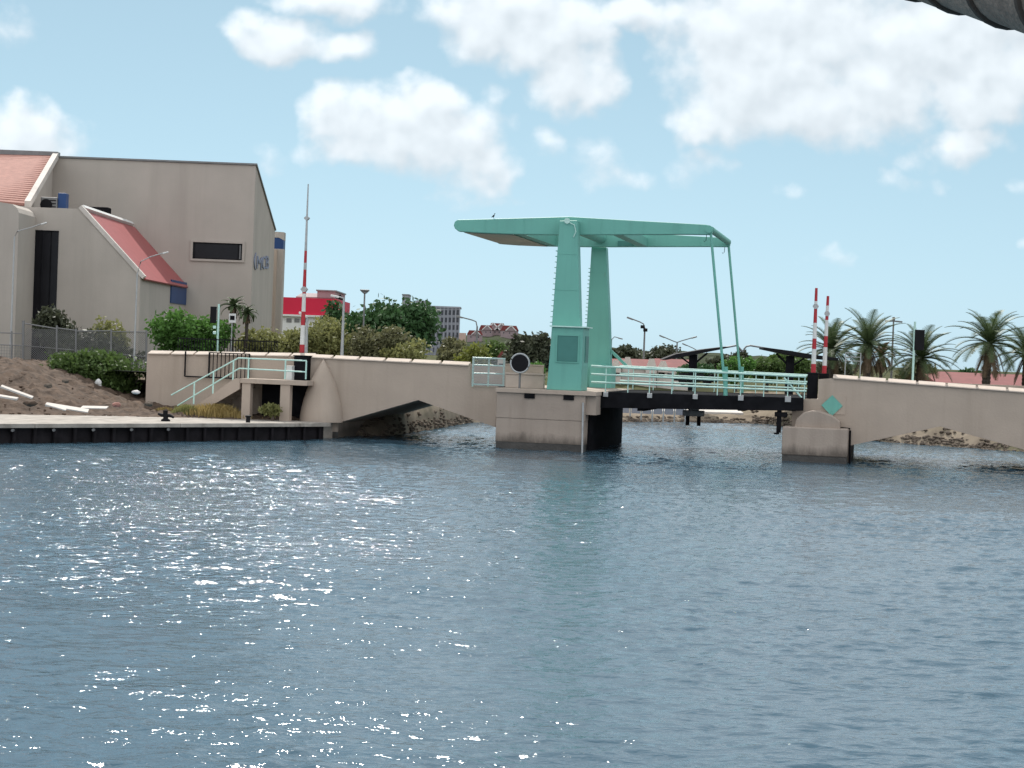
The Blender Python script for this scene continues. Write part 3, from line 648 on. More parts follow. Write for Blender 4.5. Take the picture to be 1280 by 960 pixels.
mb = MB(); mb.tube([(UB(729,540,vP-.06),vP-.06,-.6),(UB(729,500,vP-.06),vP-.06,zp-.5)], .045, 8); t.part('drain_pipe', mb, 'galv')

# ------------------------------------------------------------------ mint green drawbridge
vf, vb = -1.30, WB-.1
t = Thing('drawbridge', 'mint green drawbridge with twin pylons and a long overhead balance beam', 'drawbridge', (UB(705,487,vf), vf, zp), 'b')
def pylon(poly, v0, v1, name='pylon'):
    mb = MB(); c = sum(p[0] for p in poly)/len(poly)
    mb.prism(poly, v0, v1); ob = t.part(name, mb, 'mint', bevel=.03); return ob
pf = [PB(684,488,vf), PB(727.5,488,vf), PB(724.8,404,vf), PB(721.5,275.5,vf), PB(699.5,276,vf), PB(690,404,vf)]
pf[0] = (pf[0][0], zp+.002); pf[1] = (pf[1][0], zp+.002)
py1 = pylon(pf, vf, vf+.72)
vbk = vb-.05
pk = [(PB(728,488,vbk)[0], zp+.002), (PB(763.5,488,vbk)[0], zp+.002), PB(761.5,404,vbk), PB(757.5,309,vbk), PB(739.3,309,vbk), PB(733.5,404,vbk)]
py2 = pylon(pk, vbk, vbk+.72)
for ob, l0_, l1_, v_ in ((py1, pf[4], pf[5], vf+.36), (py2, pk[4], pk[5], vbk+.36)):
    k = 15
    for i in range(k):
        s = (i+.8)/k; u = l0_[0]+(l1_[0]-l0_[0])*s; z = l0_[1]-.9+(l1_[1]-l0_[1]+.9)*s
        mb = MB(); mb.tube([(u+.05,v_-.16,z),(u-.13,v_-.16,z),(u-.13,v_+.16,z),(u+.05,v_+.16,z)], .018, 5); t.part('step_rung', mb, 'mint', parent=ob)
# machine housing round the foot of the near pylon
vh = -1.95; h0, h1 = UB(684.5,450,vh), UB(727,450,vh); hz = ZB(705,409,vh)
mb = MB(); mb.prism([(h0,zp+.003),(h1+.02,zp+.003),(h1+.02,hz),(h0+.16,hz)], vh, vf+1.15)
hs_ = t.part('machine_housing', mb, 'mint', bevel=.025)
mb = MB(); mb.box(UB(697,430,vh), UB(722.5,430,vh), vh-.03, vh+.01, ZB(710,452,vh), ZB(710,420,vh)); t.part('access_panel', mb, 'mintdk', parent=hs_, bevel=.012)
mb = MB(); z0, z1 = ZB(710,452,vh)-.05, ZB(710,420,vh)+.05; a, b2 = UB(697,430,vh)-.06, UB(722.5,430,vh)+.06
mb.box(a,a+.055,vh-.045,vh+.01,z0,z1); mb.box(b2-.055,b2,vh-.045,vh+.01,z0,z1); mb.box(a+.056,b2-.056,vh-.045,vh+.01,z0,z0+.045); mb.box(a+.056,b2-.056,vh-.045,vh+.01,z1-.045,z1); t.part('panel_frame', mb, 'mint', parent=hs_)
mb = MB(); mb.box(h1+.01, h1+.05, vh+.7, vf+.95, ZB(729,453,vh), ZB(729,420,vh)); t.part('side_door', mb, 'mintdk', parent=hs_)
mb = MB(); mb.box(h0+.05, h1+.15, vh-.12, vf+1.25, hz+.002, hz+.06); t.part('housing_roof', mb, 'mintrail', parent=hs_)
mb = MB(); mb.box(UB(737,470,vb-.6), UB(764,470,vb-.6), vb-.65, vb+1.0, zp+.003, ZB(750,458,vb-.6)); t.part('pylon_foot', mb, 'mint', bevel=.02)
# overhead beams
vA, vB_ = vf+.74, vbk-.5
prof = pts([(572,274.6),(620,273.4),(712,270.8),(800,276),(882,280.6),(887.5,282),(891,286),(890,291.5),(886,293.3),(860,293),(800,293.2),(700,293.6),(640,292.6),(600,291),(573,289.2),(568.5,285.5),(567,281.5),(568.5,277)], vA)
mb = MB(); mb.prism(prof, vA, vA+.42); bf = t.part('balance_beam', mb, 'mint', bevel=.03)
mb = MB(); mb.prism(prof, vB_, vB_+.42); bk = t.part('balance_beam', mb, 'mint', bevel=.03)
for bm_, v_ in ((bf, vA-.06), (bk, vB_+.48)):
    c = PB(886,286.5,vA); mb = MB(); mb.cyl_y(c, .17, min(v_,v_+.06), max(v_,v_+.06)); t.part('hinge_boss', mb, 'mint', parent=bm_, smooth=40)
for bm_, v_ in ((bf, vA), (bk, vB_)):
    for px, ya, yb in ((606,274.6,290.5),(655,273.2,292.2),(752,273.6,292.6),(805,277,292.4),(850,279.6,292.2)):
        u = UB(px,280,vA); mb = MB(); mb.box(u-.02,u+.02,v_-.012,v_+.003,ZB(px,yb,vA),ZB(px,ya,vA)); t.part('weld_seam', mb, 'mint', parent=bm_)
for ob, pl, pr_, v_ in ((py1, pf[5], pf[2], vf), (py2, pk[5], pk[2], vbk)):
    top_l, top_r2 = (pf[4], pf[3]) if ob is py1 else (pk[4], pk[3])
    for s_ in (.33, .68):
        za = pl[1]+(top_l[1]-pl[1])*s_; ua_ = pl[0]+(top_l[0]-pl[0])*s_; ub2 = pr_[0]+(top_r2[0]-pr_[0])*s_
        mb = MB(); mb.box(ua_+.03,ub2-.03,v_-.012,v_+.003,za-.02,za+.02); t.part('weld_seam', mb, 'mint', parent=ob)
c = PB(713,277,vA); mb = MB(); mb.cyl_y((c[0]-.02,c[1]-.02), .13, vf-.07, vf+.01); t.part('pivot_cap', mb, 'mintrail', parent=py1, smooth=40)
mb = MB(); mb.tube([(c[0]+.1,vf-.05,c[1]-.1),(c[0]+.32,vf-.05,c[1]-.2),(c[0]+.4,vf-.05,c[1]-.5),(c[0]+.3,vf-.04,c[1]-.75)], .022, 6); t.part('cable', mb, 'mintrail', parent=py1)
mb = MB(); mb.tube([(c[0],vA+.42,c[1]-.15),(c[0],vB_,c[1]-.15)], .28, 16); t.part('pivot_shaft', mb, 'mint', smooth=40)
# counterweight box between the beams
ul, ur = UB(571,285,vA), UB(622,285,vA)
cw = [p for p in pts([(571,277),(640,274.5),(652,276),(652,292.2),(640,292),(600,290.4),(574,288.6),(569.5,285)], vA)]
mb = MB(); mb.prism(cw, vA+.425, vB_-.005); t.part('counterweight', mb, 'mint')
mb = MB(); bt = pts([(578,289.4),(600,291),(640,292.6)], vA); mb.prism([bt[0],bt[1],bt[2],(bt[2][0],bt[2][1]-.03),(bt[1][0],bt[1][1]-.03),(bt[0][0],bt[0][1]-.03)], vA+.43, vB_-.02); t.part('underside_plate', mb, 'beigeplate')  # thin beige plate along the bottom of the counterweight
mb = MB(); c2 = PB(888,286.5,vA); mb.tube([(c2[0],vA+.42,c2[1]),(c2[0],vB_,c2[1])], .15, 14); t.part('end_tube', mb, 'mint', smooth=40)
mb = MB(); c3 = PB(770,286,vA); mb.box(c3[0]-.25,c3[0]+.25,vA+.425,vB_-.005,c3[1]-.25,c3[1]+.2); t.part('cross_beam', mb, 'mint', bevel=.02)
mb = MB(); c3 = PB(745,290,vA); mb.box(c3[0]-.3,c3[0]+.45,vB_-.16,vB_-.005,c3[1]-.12,c3[1]+.16); t.part('gusset_plate', mb, 'mintdk')
# hanger rods
top = PB(888.5,291,vA+.1); bot = PB(906.5,489,-.42)
for v1_, v2_, sgn in ((vA+.1, -.42, 0), (vB_+.2, WB-.6, 1)):
    mb = MB(); mb.tube([(top[0],v1_,top[1]),(bot[0],v2_,bot[1])], .062, 10); hr = t.part('hanger_rod', mb, 'mint', smooth=50)
    mb = MB(); mb.tube([(bot[0]-.02,v2_,bot[1]+1.1),(bot[0]+.02,v2_,bot[1]-.25)], .10, 10); t.part('turnbuckle', mb, 'mint', parent=hr, smooth=50)
    mb = MB(); mb.tube([(top[0]-.18,v1_,top[1]),(top[0]-.2,v1_,top[1]-.35),(top[0]-.27,v1_,top[1]-.42),(top[0]-.3,v1_,top[1]-.36)], .014, 5); t.part('loose_cable', mb, 'steel', parent=hr)
# moving leaf
g_ = pts([(743,489.5),(1004,497.5),(1004,513.5),(955,513),(850,511.5),(743,509.5)], -.6)
zl0, zl1 = g_[0][1], g_[1][1]
mb = MB(); mb.prism(g_, -.6, -.25); lf = t.part('leaf_girder', mb, 'steel')
mb = MB(); mb.prism(g_, WB-.75, WB-.4); t.part('leaf_girder', mb, 'steel')
dk = [(g_[0][0], g_[0][1]-.02), (g_[1][0], g_[1][1]-.02), (g_[1][0], g_[1][1]-.24), (g_[0][0], g_[0][1]-.24)]
mb = MB(); mb.prism(dk, -.248, WB-.752); t.part('leaf_deck', mb, 'steel')
for px in (800, 926, 990):
    mb = MB(); u = UB(px,505,-.6); mb.box(u-.16,u+.16,-.245,WB-.755,ZB(px,514,-.6),dk[0][1]-.25); t.part('floor_beam', mb, 'steel')
for px, w_ in ((757,.11),(812,.11),(869,.11),(926,.12),(985,.13)):
    u, z = PB(px, 493+(px-757)*.026, -.66); mb = MB(); mb.box(u-w_,u+w_,-.68,-.602,z-w_,z+w_); t.part('post_bracket', mb, 'galv', parent=lf, bevel=.01)
ra = [(PB(739,457.5,-.5), PB(1008,470.8,-.5)), (PB(739,467.5,-.5), PB(1008,480,-.5)), (PB(739,477.5,-.5), PB(1008,489,-.5))]
for v_ in (-.5, WB-.5):
    mb0 = MB(); a, b2 = ra[0]; mb0.tube([(a[0],v_,a[1]),(b2[0],v_,b2[1])], .05, 8); top_r = t.part('guard_rail', mb0, 'mintrail', smooth=50)
    for a, b2 in ra[1:]:
        mb = MB(); mb.tube([(a[0],v_,a[1]),(b2[0],v_,b2[1])], .042, 8); t.part('rail_bar', mb, 'mintrail', parent=top_r, smooth=50)
    for px in (757,785,812,840,869,897,926,955,985,1006):
        u = UB(px,480,-.5); s = (u-ra[0][0][0])/(ra[0][1][0]-ra[0][0][0]); zt_ = ra[0][0][1]+(ra[0][1][1]-ra[0][0][1])*s; zb_ = g_[0][1]+(g_[1][1]-g_[0][1])*s
        mb = MB(); mb.bar((u,v_+.03,zb_-.05),(u,v_+.03,zt_),.045); t.part('rail_post', mb, 'mintrail', parent=top_r)
mb = MB(); a, b2 = PB(980,472,-.45), PB(1002,497,-.45); mb.tube([(a[0],-.45,a[1]),(b2[0],-.45,b2[1])], .04, 8); t.part('end_brace', mb, 'mintrail', smooth=50)
# locking gear hung under the leaf
vq = 3.0; mb = MB(); a, b2 = UB(854,516,vq), UB(880,516,vq); mb.box(a,b2,vq-.3,vq+.3,ZB(866,520,vq),ZB(866,513,vq)); mb.box(a+.25,b2-.25,vq-.2,vq+.2,ZB(866,513,vq)+.002,dk[0][1]-.25)
lg = t.part('lock_frame', mb, 'greysteel', bevel=.02)
for px in (859.5, 873.5):
    u = UB(px,525,vq); mb = MB(); mb.box(u-.08,u+.08,vq-.1,vq+.1,ZB(866,532,vq),ZB(866,520,vq)-.002); t.part('lock_leg', mb, 'steel', parent=lg)
vq = -.4; mb = MB(); u = UB(974,520,vq); mb.box(u-.1,u+.1,vq-.1,vq+.1,ZB(974,541,vq),ZB(974,513,vq)); mb.box(u-.2,u+.35,vq-.12,vq+.12,ZB(974,521,vq),ZB(974,515,vq)); mb.box(u-.2,u+.02,vq-.14,vq+.14,ZB(974,543,vq),ZB(974,541,vq)); t.part('end_latch', mb, 'steel', bevel=.02)
mb = MB(); a, b2 = PB(762,437,vb+.2), PB(786,460,vb+.2); mb.bar((a[0],vb+.2,a[1]),(b2[0],vb+.2,b2[1]),.14); t.part('pylon_brace', mb, 'mint')

# ------------------------------------------------------------------ pier-top fittings
# concrete kerb wall, mesh railing, round sign
mb = MB(); v_ = -.25; a, b2 = UB(632,470,v_), UB(680,470,v_); zk = ZB(655,468.5,v_); mb.box(a,b2,v_,v_+.3,zp+.002,zk); mb.box(a-.03,b2+.03,v_-.04,v_+.34,zk,zk+.07)
solo('low_wall', mb, 'coping', 'low beige concrete wall on the pier below the round black sign', 'wall', (a, v_, zp), 'b', bevel=.02)
mb = MB(); v_ = 2.2; a, b2 = UB(630,470,v_), UB(678,470,v_); zk = ZB(655,457,v_); mb.box(a,b2,v_,v_+.3,ZR,zk); mb.box(a-.02,b2+.02,v_-.03,v_+.33,zk,zk+.06)
solo('kerb_wall', mb, 'bridge', 'second concrete wall farther back behind the round black sign', 'wall', (a, v_, ZR), 'b', bevel=.02)
v_ = -1.5; c = PB(650,454,v_)
t2 = Thing('round_sign', 'round black sign disc with a white rim on the pier left of the green pylon', 'sign', (c[0], v_, zp), 'b')
mb = MB(); mb.cyl_y(c, .395, v_-.02, v_+.03, 40); t2.part('disc', mb, 'black', smooth=40)
mb = MB()
ring = [(c[0]+.425*math.cos(2*math.pi*i/40), v_, c[1]+.425*math.sin(2*math.pi*i/40)) for i in range(41)]
mb.tube(ring, .045, 8, cap=False); t2.part('rim', mb, 'galv', smooth=60)
mb = MB(); mb.tube([(c[0],v_+.09,zp),(c[0],v_+.09,c[1]+.2)], .05, 10); t2.part('post', mb, 'greysteel', smooth=50)
v_ = -.15; t2 = Thing('mesh_railing', 'pale mint railing with wire mesh infill between the parapet and the round sign', 'railing', (UB(590,480,v_), v_, ZB(590,482,v_)), 'b')
a, b2 = UB(590,470,v_), UB(631,470,v_); zz = lambda px, py: ZB(px, py, v_)
for (pl, pr_) in ((447,448.5),(456,457.5),(466.5,467.5),(480,481.5)):
    mb = MB(); mb.tube([(a,v_,zz(590,pl)),(b2,v_,zz(631,pr_))], .035, 8); t2.part('rail', mb, 'mintrail', smooth=50)
for px in (591, 610.5, 629.5):
    mb = MB(); u = UB(px,470,v_); mb.bar((u,v_+.02,zz(px,483)),(u,v_+.02,zz(px,447.5)),.07); t2.part('post', mb, 'mintrail')
mb = MB(); k = 30
for i in range(k+1):
    u = a+(b2-a)*i/k; mb.bar((u,v_-.03,zz(610,482)),(u,v_-.03,zz(610,447.5)),.012)
for i in range(18):
    z = zz(610,482)+(zz(610,447.5)-zz(610,482))*i/17; mb.bar((a,v_-.03,z),(b2,v_-.03,z),.012)
t2.part('wire_mesh', mb, 'galv')
# mint diamond sign on the right span
v_ = -.09; c = PB(1040,507,v_)
t2 = Thing('diamond_sign', 'mint green diamond sign on a pale square backing on the right span', 'sign', (c[0], -.05, c[1]), 'b')
mb = MB(); r_ = .47; mb.prism([(c[0]-r_,c[1]),(c[0],c[1]-r_),(c[0]+r_,c[1]),(c[0],c[1]+r_)], -.11, -.075); t2.part('diamond', mb, 'mint')
mb = MB(); mb.box(c[0]+.02,c[0]+.60,-.07,-.042,c[1]-.38,c[1]+.46); t2.part('backing_plate', mb, 'bridge')
# signal cabinet at the right end of the leaf
mb = MB(); v_ = .32; a, b2 = UB(1009,480,v_), UB(1022,480,v_); zt_ = ZB(1015,467.5,v_); zb_ = ZB(1015,498,v_); mb.box(a,b2,v_,v_+.5,zb_,zt_); mb.box(a-.03,b2+.03,v_-.03,v_+.53,zt_,zt_+.05); 
solo('barrier_cabinet', mb, 'steel', 'dark steel barrier machine cabinet at the right end of the moving leaf', 'cabinet', (a, v_, zb_), 'b', bevel=.02)
# barrier arms
def barrier(name, label, pbase, ptop, v_, bands, w0, w1, fit, cab=None, z_foot=None):
    (ub0, zb_), (ut, zt_) = PB(*pbase, v_), PB(*ptop, v_)
    t2 = Thing(name, label, 'barrier', (ub0, v_, z_foot if z_foot is not None else zb_), 'b', group='raised red and white barrier arms')
    f = lambda s: (ub0+(ut-ub0)*s, v_, zb_+(zt_-zb_)*s); wd = lambda s: w0+(w1-w0)*s
    for s0, s1, mm in bands:
        mb = MB(); mb.tube([f(s0), f(s1)], [wd(s0), wd(s1)], 8); t2.part({'red':'red_band','white':'white_band','galv':'tip_pole','white2':'white_band'}[mm], mb, mm if mm != 'white2' else 'white', smooth=40)
    for s, wv in fit:
        p = f(s); mb = MB(); mb.box(p[0]-wv,p[0]+wv,v_-.06,v_+.06,p[2]-.035,p[2]+.035); mb.cyl_y((p[0],p[2]), wd(s)+.05, v_-.09, v_+.09, 12); t2.part('clamp', mb, 'galv')
    mb = MB(); zf = z_foot if z_foot is not None else zb_; mb.box(ub0-.22,ub0+.22,v_-.25,v_+.25,zf-.05,zb_+.12); t2.part('base', mb, cab or 'steel', bevel=.03)
    return t2
barrier('barrier_gate', 'very tall raised barrier arm with a thin grey tip, beside the landing', (377.3,444), (385.3,230), 1.6,
        [(0,.062,'red'),(.062,.175,'white'),(.175,.255,'red'),(.255,.36,'white'),(.36,.50,'red'),(.50,.54,'galv'),(.54,.61,'red'),(.61,1,'galv')], .125, .03, [(.385,.17),(.80,.13)], z_foot=ZR)
barrier('barrier_gate', 'raised red and white barrier arm, taller one of the pair beside the right span', (1016.5,469), (1020.5,360), .75,
        [(0,.13,'red'),(.13,.30,'white'),(.30,.42,'red'),(.42,.60,'white'),(.60,.78,'red'),(.78,.85,'white'),(.85,1,'red')], .115, .06, [(.79,.13)], z_foot=ZB(1016,497,.75))
barrier('barrier_gate', 'raised red and white barrier arm, shorter one of the pair beside the right span', (1030,470), (1035,370), 1.6,
        [(0,.13,'red'),(.13,.36,'white'),(.36,.50,'red'),(.50,.70,'white'),(.70,.80,'red'),(.80,.88,'white'),(.88,1,'red')], .11, .06, [(.78,.12)], z_foot=ZR)
# ------------------------------------------------------------------ large beige building, left
YM, YF, YL = 132.0, 116.0, 112.0
def XZ(px, py, Y): p = P(px, py, Y); return (p.x, p.z)
XR_ = XZ(316.5, 300, YM)[0]; XLm = -52.0
zt = XZ(200, 201.5, YM)[1]; zB = 1.9
t = Thing('office_building', 'large beige windowless building with sloping red roofs on the left bank', 'building', (XR_, YM, zB))
Yb = 143.6; zbk = P(340.5, 288, Yb).z
mb = MB(); mb.prism([(YM,zB),(YM,zt),(Yb,zbk),(Yb,zB)], XLm, XR_, 'x'); wl = t.part('main_wall', mb, 'stucco')
mb = MB(); mb.add([(XLm,YM-.12,zt-.02),(XR_+.10,YM-.12,zt-.02),(XR_+.10,Yb,zbk-.02),(XLm,Yb,zbk-.02),(XLm,YM-.12,zt+.09),(XR_+.10,YM-.12,zt+.09),(XR_+.10,Yb,zbk+.09),(XLm,Yb,zbk+.09)], [(0,3,2,1),(4,5,6,7),(0,1,5,4),(1,2,6,5),(2,3,7,6),(3,0,4,7)]); t.part('roof_edge', mb, 'greysteel')
# window
(a, z1), (b2, z0) = XZ(241.5, 302.5, YM), XZ(302.5, 325.5, YM)
mb = MB()
for bx in ((a-.16,b2+.16,z1+.002,z1+.14),(a-.16,b2+.16,z0-.14,z0-.002),(a-.16,a-.002,z0,z1),(b2+.002,b2+.16,z0,z1)): mb.box(bx[0],bx[1],YM-.10,YM+.05,bx[2],bx[3])
wf = t.part('window', mb, 'stucco')
mb = MB(); mb.box(a,b2,YM-.02,YM+.05,z0,z1); t.part('pane', mb, 'glass', parent=wf)
mb = MB()
for x in (a+.1, b2-.26): mb.box(x-.04,x+.04,YM-.05,YM-.022,z0,z1)
mb.box(a,b2,YM-.05,YM-.022,z1-.09,z1-.001); mb.box(a,b2,YM-.05,YM-.022,z0+.001,z0+.07); t.part('mullion', mb, 'black', parent=wf)
mb = MB(); x = b2-.14; mb.box(x-.035,x+.035,YM-.07,YM-.021,z0+.08,z1-.1); t.part('frame_strip', mb, 'greysteel', parent=wf)
# tower behind
Yt = 146.0; xa, xb = XZ(338,330,Yt)[0]-2, XZ(353.5,330,Yt)[0]; zt2_ = P(348,290,Yt).z
mb = MB(); mb.box(xa,xb,Yt,Yt+1.2,zB,P(348,311,Yt).z); t.part('stair_tower', mb, 'stucco')
mb = MB(); mb.box(xa,xb-.01,Yt+.02,Yt+1.2,P(348,311,Yt).z+.003,P(348,297,Yt).z); t.part('blue_band', mb, 'blue')
mb = MB(); mb.prism([(xa,P(348,297,Yt).z+.004),(xb-.35,P(348,297,Yt).z+.004),(xb,P(348,300,Yt).z),(xb,zt2_),(xa,zt2_+.1)], Yt-.02, Yt+1.2); t.part('tower_cap', mb, 'stucco')
mb = MB(); x = XZ(346,340,Yt)[0]; mb.box(x-.22,x-.0,Yt-.35,Yt-.002,zB,P(348,312,Yt).z); t.part('downpipe', mb, 'bridge')
# letters on the right side wall
def sidepos(px, py):
    d = ray(px, py); k = (XR_-CAM.x)/d.x; return CAM + d*k
def text(body, px0, px1, pyt, pyb):
    p0, p1 = sidepos(px0, (pyt+pyb)/2), sidepos(px1, (pyt+pyb)/2); h = sidepos(px0, pyt).z-sidepos(px0, pyb).z
    cu = bpy.data.curves.new('letters', 'FONT'); cu.body = body; cu.size = 1; cu.extrude = .02; cu.space_character = 1.05
    ob = bpy.data.objects.new('tmp', cu); COL.objects.link(ob); bpy.context.view_layer.update()
    me = bpy.data.meshes.new_from_object(ob.evaluated_get(bpy.context.evaluated_depsgraph_get())); bpy.data.objects.remove(ob)
    co = np.array([v.co[:] for v in me.vertices]); mn, mx_ = co.min(0), co.max(0)
    co = (co-mn)/(mx_-mn)
    out = np.stack([XR_+.012+co[:,2]*.06, p0.y+(p1.y-p0.y)*co[:,0], p0.z-h/2+h*co[:,1]], 1) - np.array(t.org)
    me.vertices.foreach_set('co', out.astype(np.float32).ravel()); me.update(); me.materials.append(M['letter']); return me
for ch, p0, p1 in (('M',320.5,326.5),('C',327.3,331),('B',331.8,335.2)):
    linkmesh('letter', text(ch, p0, p1, 319.5, 335.5), wl)
linkmesh('emblem', text('(', 316.9, 319.3, 315, 337), wl)
# front wing with its sloping top
fp = [XZ(30,258.5,YF), XZ(99,261,YF), XZ(175.5,346,YF)]
fp = [(fp[0][0],zB)] + fp + [(fp[2][0],zB)]
mb = MB(); mb.prism(fp, YF, YM-.005); wg = t.part('front_wing', mb, 'stucco')
(xa_, za_), (xb_, zb_) = fp[2], fp[3]
sl_ = Vector((xb_-xa_, 0, zb_-za_)).normalized(); nn = Vector((-sl_.z, 0, sl_.x))
def RP(s, y, h): p = Vector((xa_,0,za_)).lerp(Vector((xb_,0,zb_)), s) + nn*h; return (p.x, y, p.z)
mb = MB(); v = [RP(s,y,h) for h in (.005,.10) for s,y in ((.03,YF+.4),(1.02,YF+.4),(1.02,YM-.01),(.03,YM-.01))]
mb.add(v, [(0,3,2,1),(4,5,6,7),(0,1,5,4),(1,2,6,5),(2,3,7,6),(3,0,4,7)]); rr_ = t.part('red_roof', mb, 'redroof')
mb = MB(); v = [RP(s,y,h) for h in (.004,.24) for s,y in ((-.01,YF-.06),(1.03,YF-.06),(1.03,YF+.39),(-.01,YF+.39))]
mb.add(v, [(0,3,2,1),(4,5,6,7),(0,1,5,4),(1,2,6,5),(2,3,7,6),(3,0,4,7)]); t.part('verge', mb, 'cream', parent=rr_)
mb = MB(); v = [RP(s,y,h) for h in (.004,.28) for s,y in ((-.02,YF+.395),(.025,YF+.395),(.025,YM-.6),(-.02,YM-.6))]
mb.add(v, [(0,3,2,1),(4,5,6,7),(0,1,5,4),(1,2,6,5),(2,3,7,6),(3,0,4,7)]); t.part('ridge_cap', mb, 'white', parent=rr_)
mb = MB(); v = [RP(s,y,h) for h in (.02,.12) for s,y in ((1.022,YF+.4),(1.05,YF+.4),(1.05,YM-.6),(1.022,YM-.6))]
mb.add(v, [(0,3,2,1),(4,5,6,7),(0,1,5,4),(1,2,6,5),(2,3,7,6),(3,0,4,7)]); t.part('gutter', mb, 'redroof', parent=rr_)
mb = MB(); x = fp[3][0]; mb.box(x+.002,x+.08,YF+10.2,YM-.01,P(220,379,127).z,P(220,353,127).z+.15); t.part('blue_panel', mb, 'blue')
# dark glazed recess
(a, z1), (b2, z0) = XZ(32,287,YF), XZ(70,395,YF)
mb = MB(); mb.box(a,b2,YF-.03,YF+.1,zB,z1); gw = t.part('entrance_glazing', mb, 'glass')
mb = MB()
for f_ in (.5,.78): mb.box(a+(b2-a)*f_-.03,a+(b2-a)*f_+.03,YF-.06,YF-.032,zB,z1)
mb.box(a,b2,YF-.06,YF-.033,z1-.08,z1); t.part('glazing_bars', mb, 'steel', parent=gw)
# far left block with a rounded parapet
xl = XZ(22.5,300,YL)[0]; zz1 = P(10,253,YL).z
mb = MB(); mb.prism([(XLm,zB),(xl,zB),(xl,zz1-.55),(xl-.12,zz1-.28),(xl-.4,zz1-.08),(xl-1.1,zz1),(XLm,zz1+.05)], YL, YF-.005); t.part('left_block', mb, 'stucco')
mb = MB(); x0_, x1_ = XZ(22,260,YF)[0], XZ(32,260,YF)[0]; mb.box(xl-.01,fp[0][0]-.003,YF+.02,YF+3,zB,fp[1][1]-.1); t.part('link_wall', mb, 'stucco')
# red tiled roof
e0, e1 = P(-90,247,117.5), P(32,257.5,117.5); r1, r0_ = P(68,196,YM-.05), P(-90,192.5,YM-.05)
mb = MB(); th = Vector((0,0,.16)); v = [e0,e1,r1,r0_]; v = [tuple(p) for p in v]+[tuple(p+th) for p in v]
mb.add(v, [(0,3,2,1),(4,5,6,7),(0,1,5,4),(1,2,6,5),(2,3,7,6),(3,0,4,7)]); tr_ = t.part('tiled_roof', mb, 'rooftile')
mb = MB(); k = 26
for i in range(1, k):
    s = i/k; p0 = e0.lerp(r0_, s)+Vector((0,0,.165)); p1 = e1.lerp(r1, s)+Vector((-.05,0,.165)); mb.bar(tuple(p0), tuple(p1), .16, .035)
t.part('tile_courses', mb, 'rooftile', parent=tr_)
mb = MB(); mb.bar(tuple(e1+Vector((.12,-.05,.1))), tuple(r1+Vector((.12,-.05,.1))), .34, .42); t.part('roof_verge', mb, 'cream', parent=tr_)
mb = MB(); mb.box(r0_.x, r1.x+.3, YM-.5, YM+.3, r1.z-.05, r1.z+.30); t.part('ridge', mb, 'greysteel', parent=tr_)
mb = MB(); zc_ = fp[1][1]-.5; v = []
for dx in (-.4, -.06): v += [(e1.x+dx,e1.y,zc_),(e1.x+dx,e1.y,e1.z-.02),(r1.x+dx,YM-.06,r1.z-.02),(r1.x+dx,YM-.06,zc_)]
mb.add(v, [(0,1,2,3),(7,6,5,4),(0,4,5,1),(1,5,6,2),(2,6,7,3),(3,7,4,0)]); t.part('roof_cheek', mb, 'stucco')
# plant on the flat roof: separate units
def ac(name, label, px0, px1, py0, py1, Y, d, mm, cat, tilt=False):
    (a, z1), (b2, z0) = XZ(px0,py0,Y), XZ(px1,py1,Y); z0 = fp[1][1] if not tilt else z0
    t2 = Thing(name, label, cat, (a, Y, z0)); mb = MB(); mb.box(a,b2,Y,Y+d,z0,z1); t2.part('casing', mb, mm, bevel=.04)
    if mm != 'blue':
        c = ((a+b2)/2-.3*(b2-a)*.5, (z0+z1)/2); mb = MB(); mb.cyl_y(c, (z1-z0)*.38, Y-.05, Y-.004, 20); t2.part('fan', mb, 'black', smooth=40)
        mb = MB()
        for i in range(4): zz_ = z0+(z1-z0)*(.2+.2*i); mb.box(b2-(b2-a)*.42,b2-.06,Y-.03,Y-.004,zz_-.03,zz_+.03)
        t2.part('louvre', mb, 'black')
    return t2
ac('air_conditioner', 'grey air conditioner on the flat roof left of the blue box', 51, 71, 246, 258, 121, .9, 'greysteel', 'air conditioner')
ac('roof_box', 'blue box standing on the flat roof beside the air conditioner', 72.5, 82, 241, 258, 121.2, .8, 'blue', 'box')
ac('air_conditioner', 'dark air conditioner at the top of the sloping red roof', 106, 135, 258, 268, 127.5, 1.0, 'steel', 'air conditioner')

# ------------------------------------------------------------------ things on the left bank
# chain-link fence
Yc = 100.6; t = Thing('chain_link_fence', 'chain link fence with pipe rails on the bank in front of the office building', 'fence', tuple(P(31,452,Yc)))
fx = [(29,402,455),(71,408,455),(95,412,458),(139,412.5,460),(183,414,462)]
mb = MB()
for i, (px, a, b2) in enumerate(fx):
    p0, p1 = P(px,a,Yc), P(px,b2,Yc); mb = MB(); mb.tube([tuple(p1-Vector((0,0,.5))), tuple(p0+Vector((0,0,.05)))], .05 if i else .07, 8); t.part('post', mb, 'greysteel', smooth=50)
for i in range(len(fx)-1):
    p0, p1 = P(fx[i][0],fx[i][1]+2,Yc), P(fx[i+1][0],fx[i+1][1]+(1 if i else 3),Yc); mb = MB(); mb.tube([tuple(p0),tuple(p1)], .035, 6); t.part('top_rail', mb, 'greysteel', smooth=50)
p0, p1 = P(30,430,Yc), P(72,440,Yc)
mb = MB(); mb.tube([tuple(P(29,432,Yc)),tuple(P(183,446,Yc))], .025, 6); t.part('middle_rail', mb, 'greysteel', smooth=50)
mb = MB(); a, b2 = P(30,455,Yc), P(183,458,Yc); zt_, zb_ = P(100,413,Yc).z, P(100,459,Yc).z; H = zt_-zb_
x = a.x-H; 
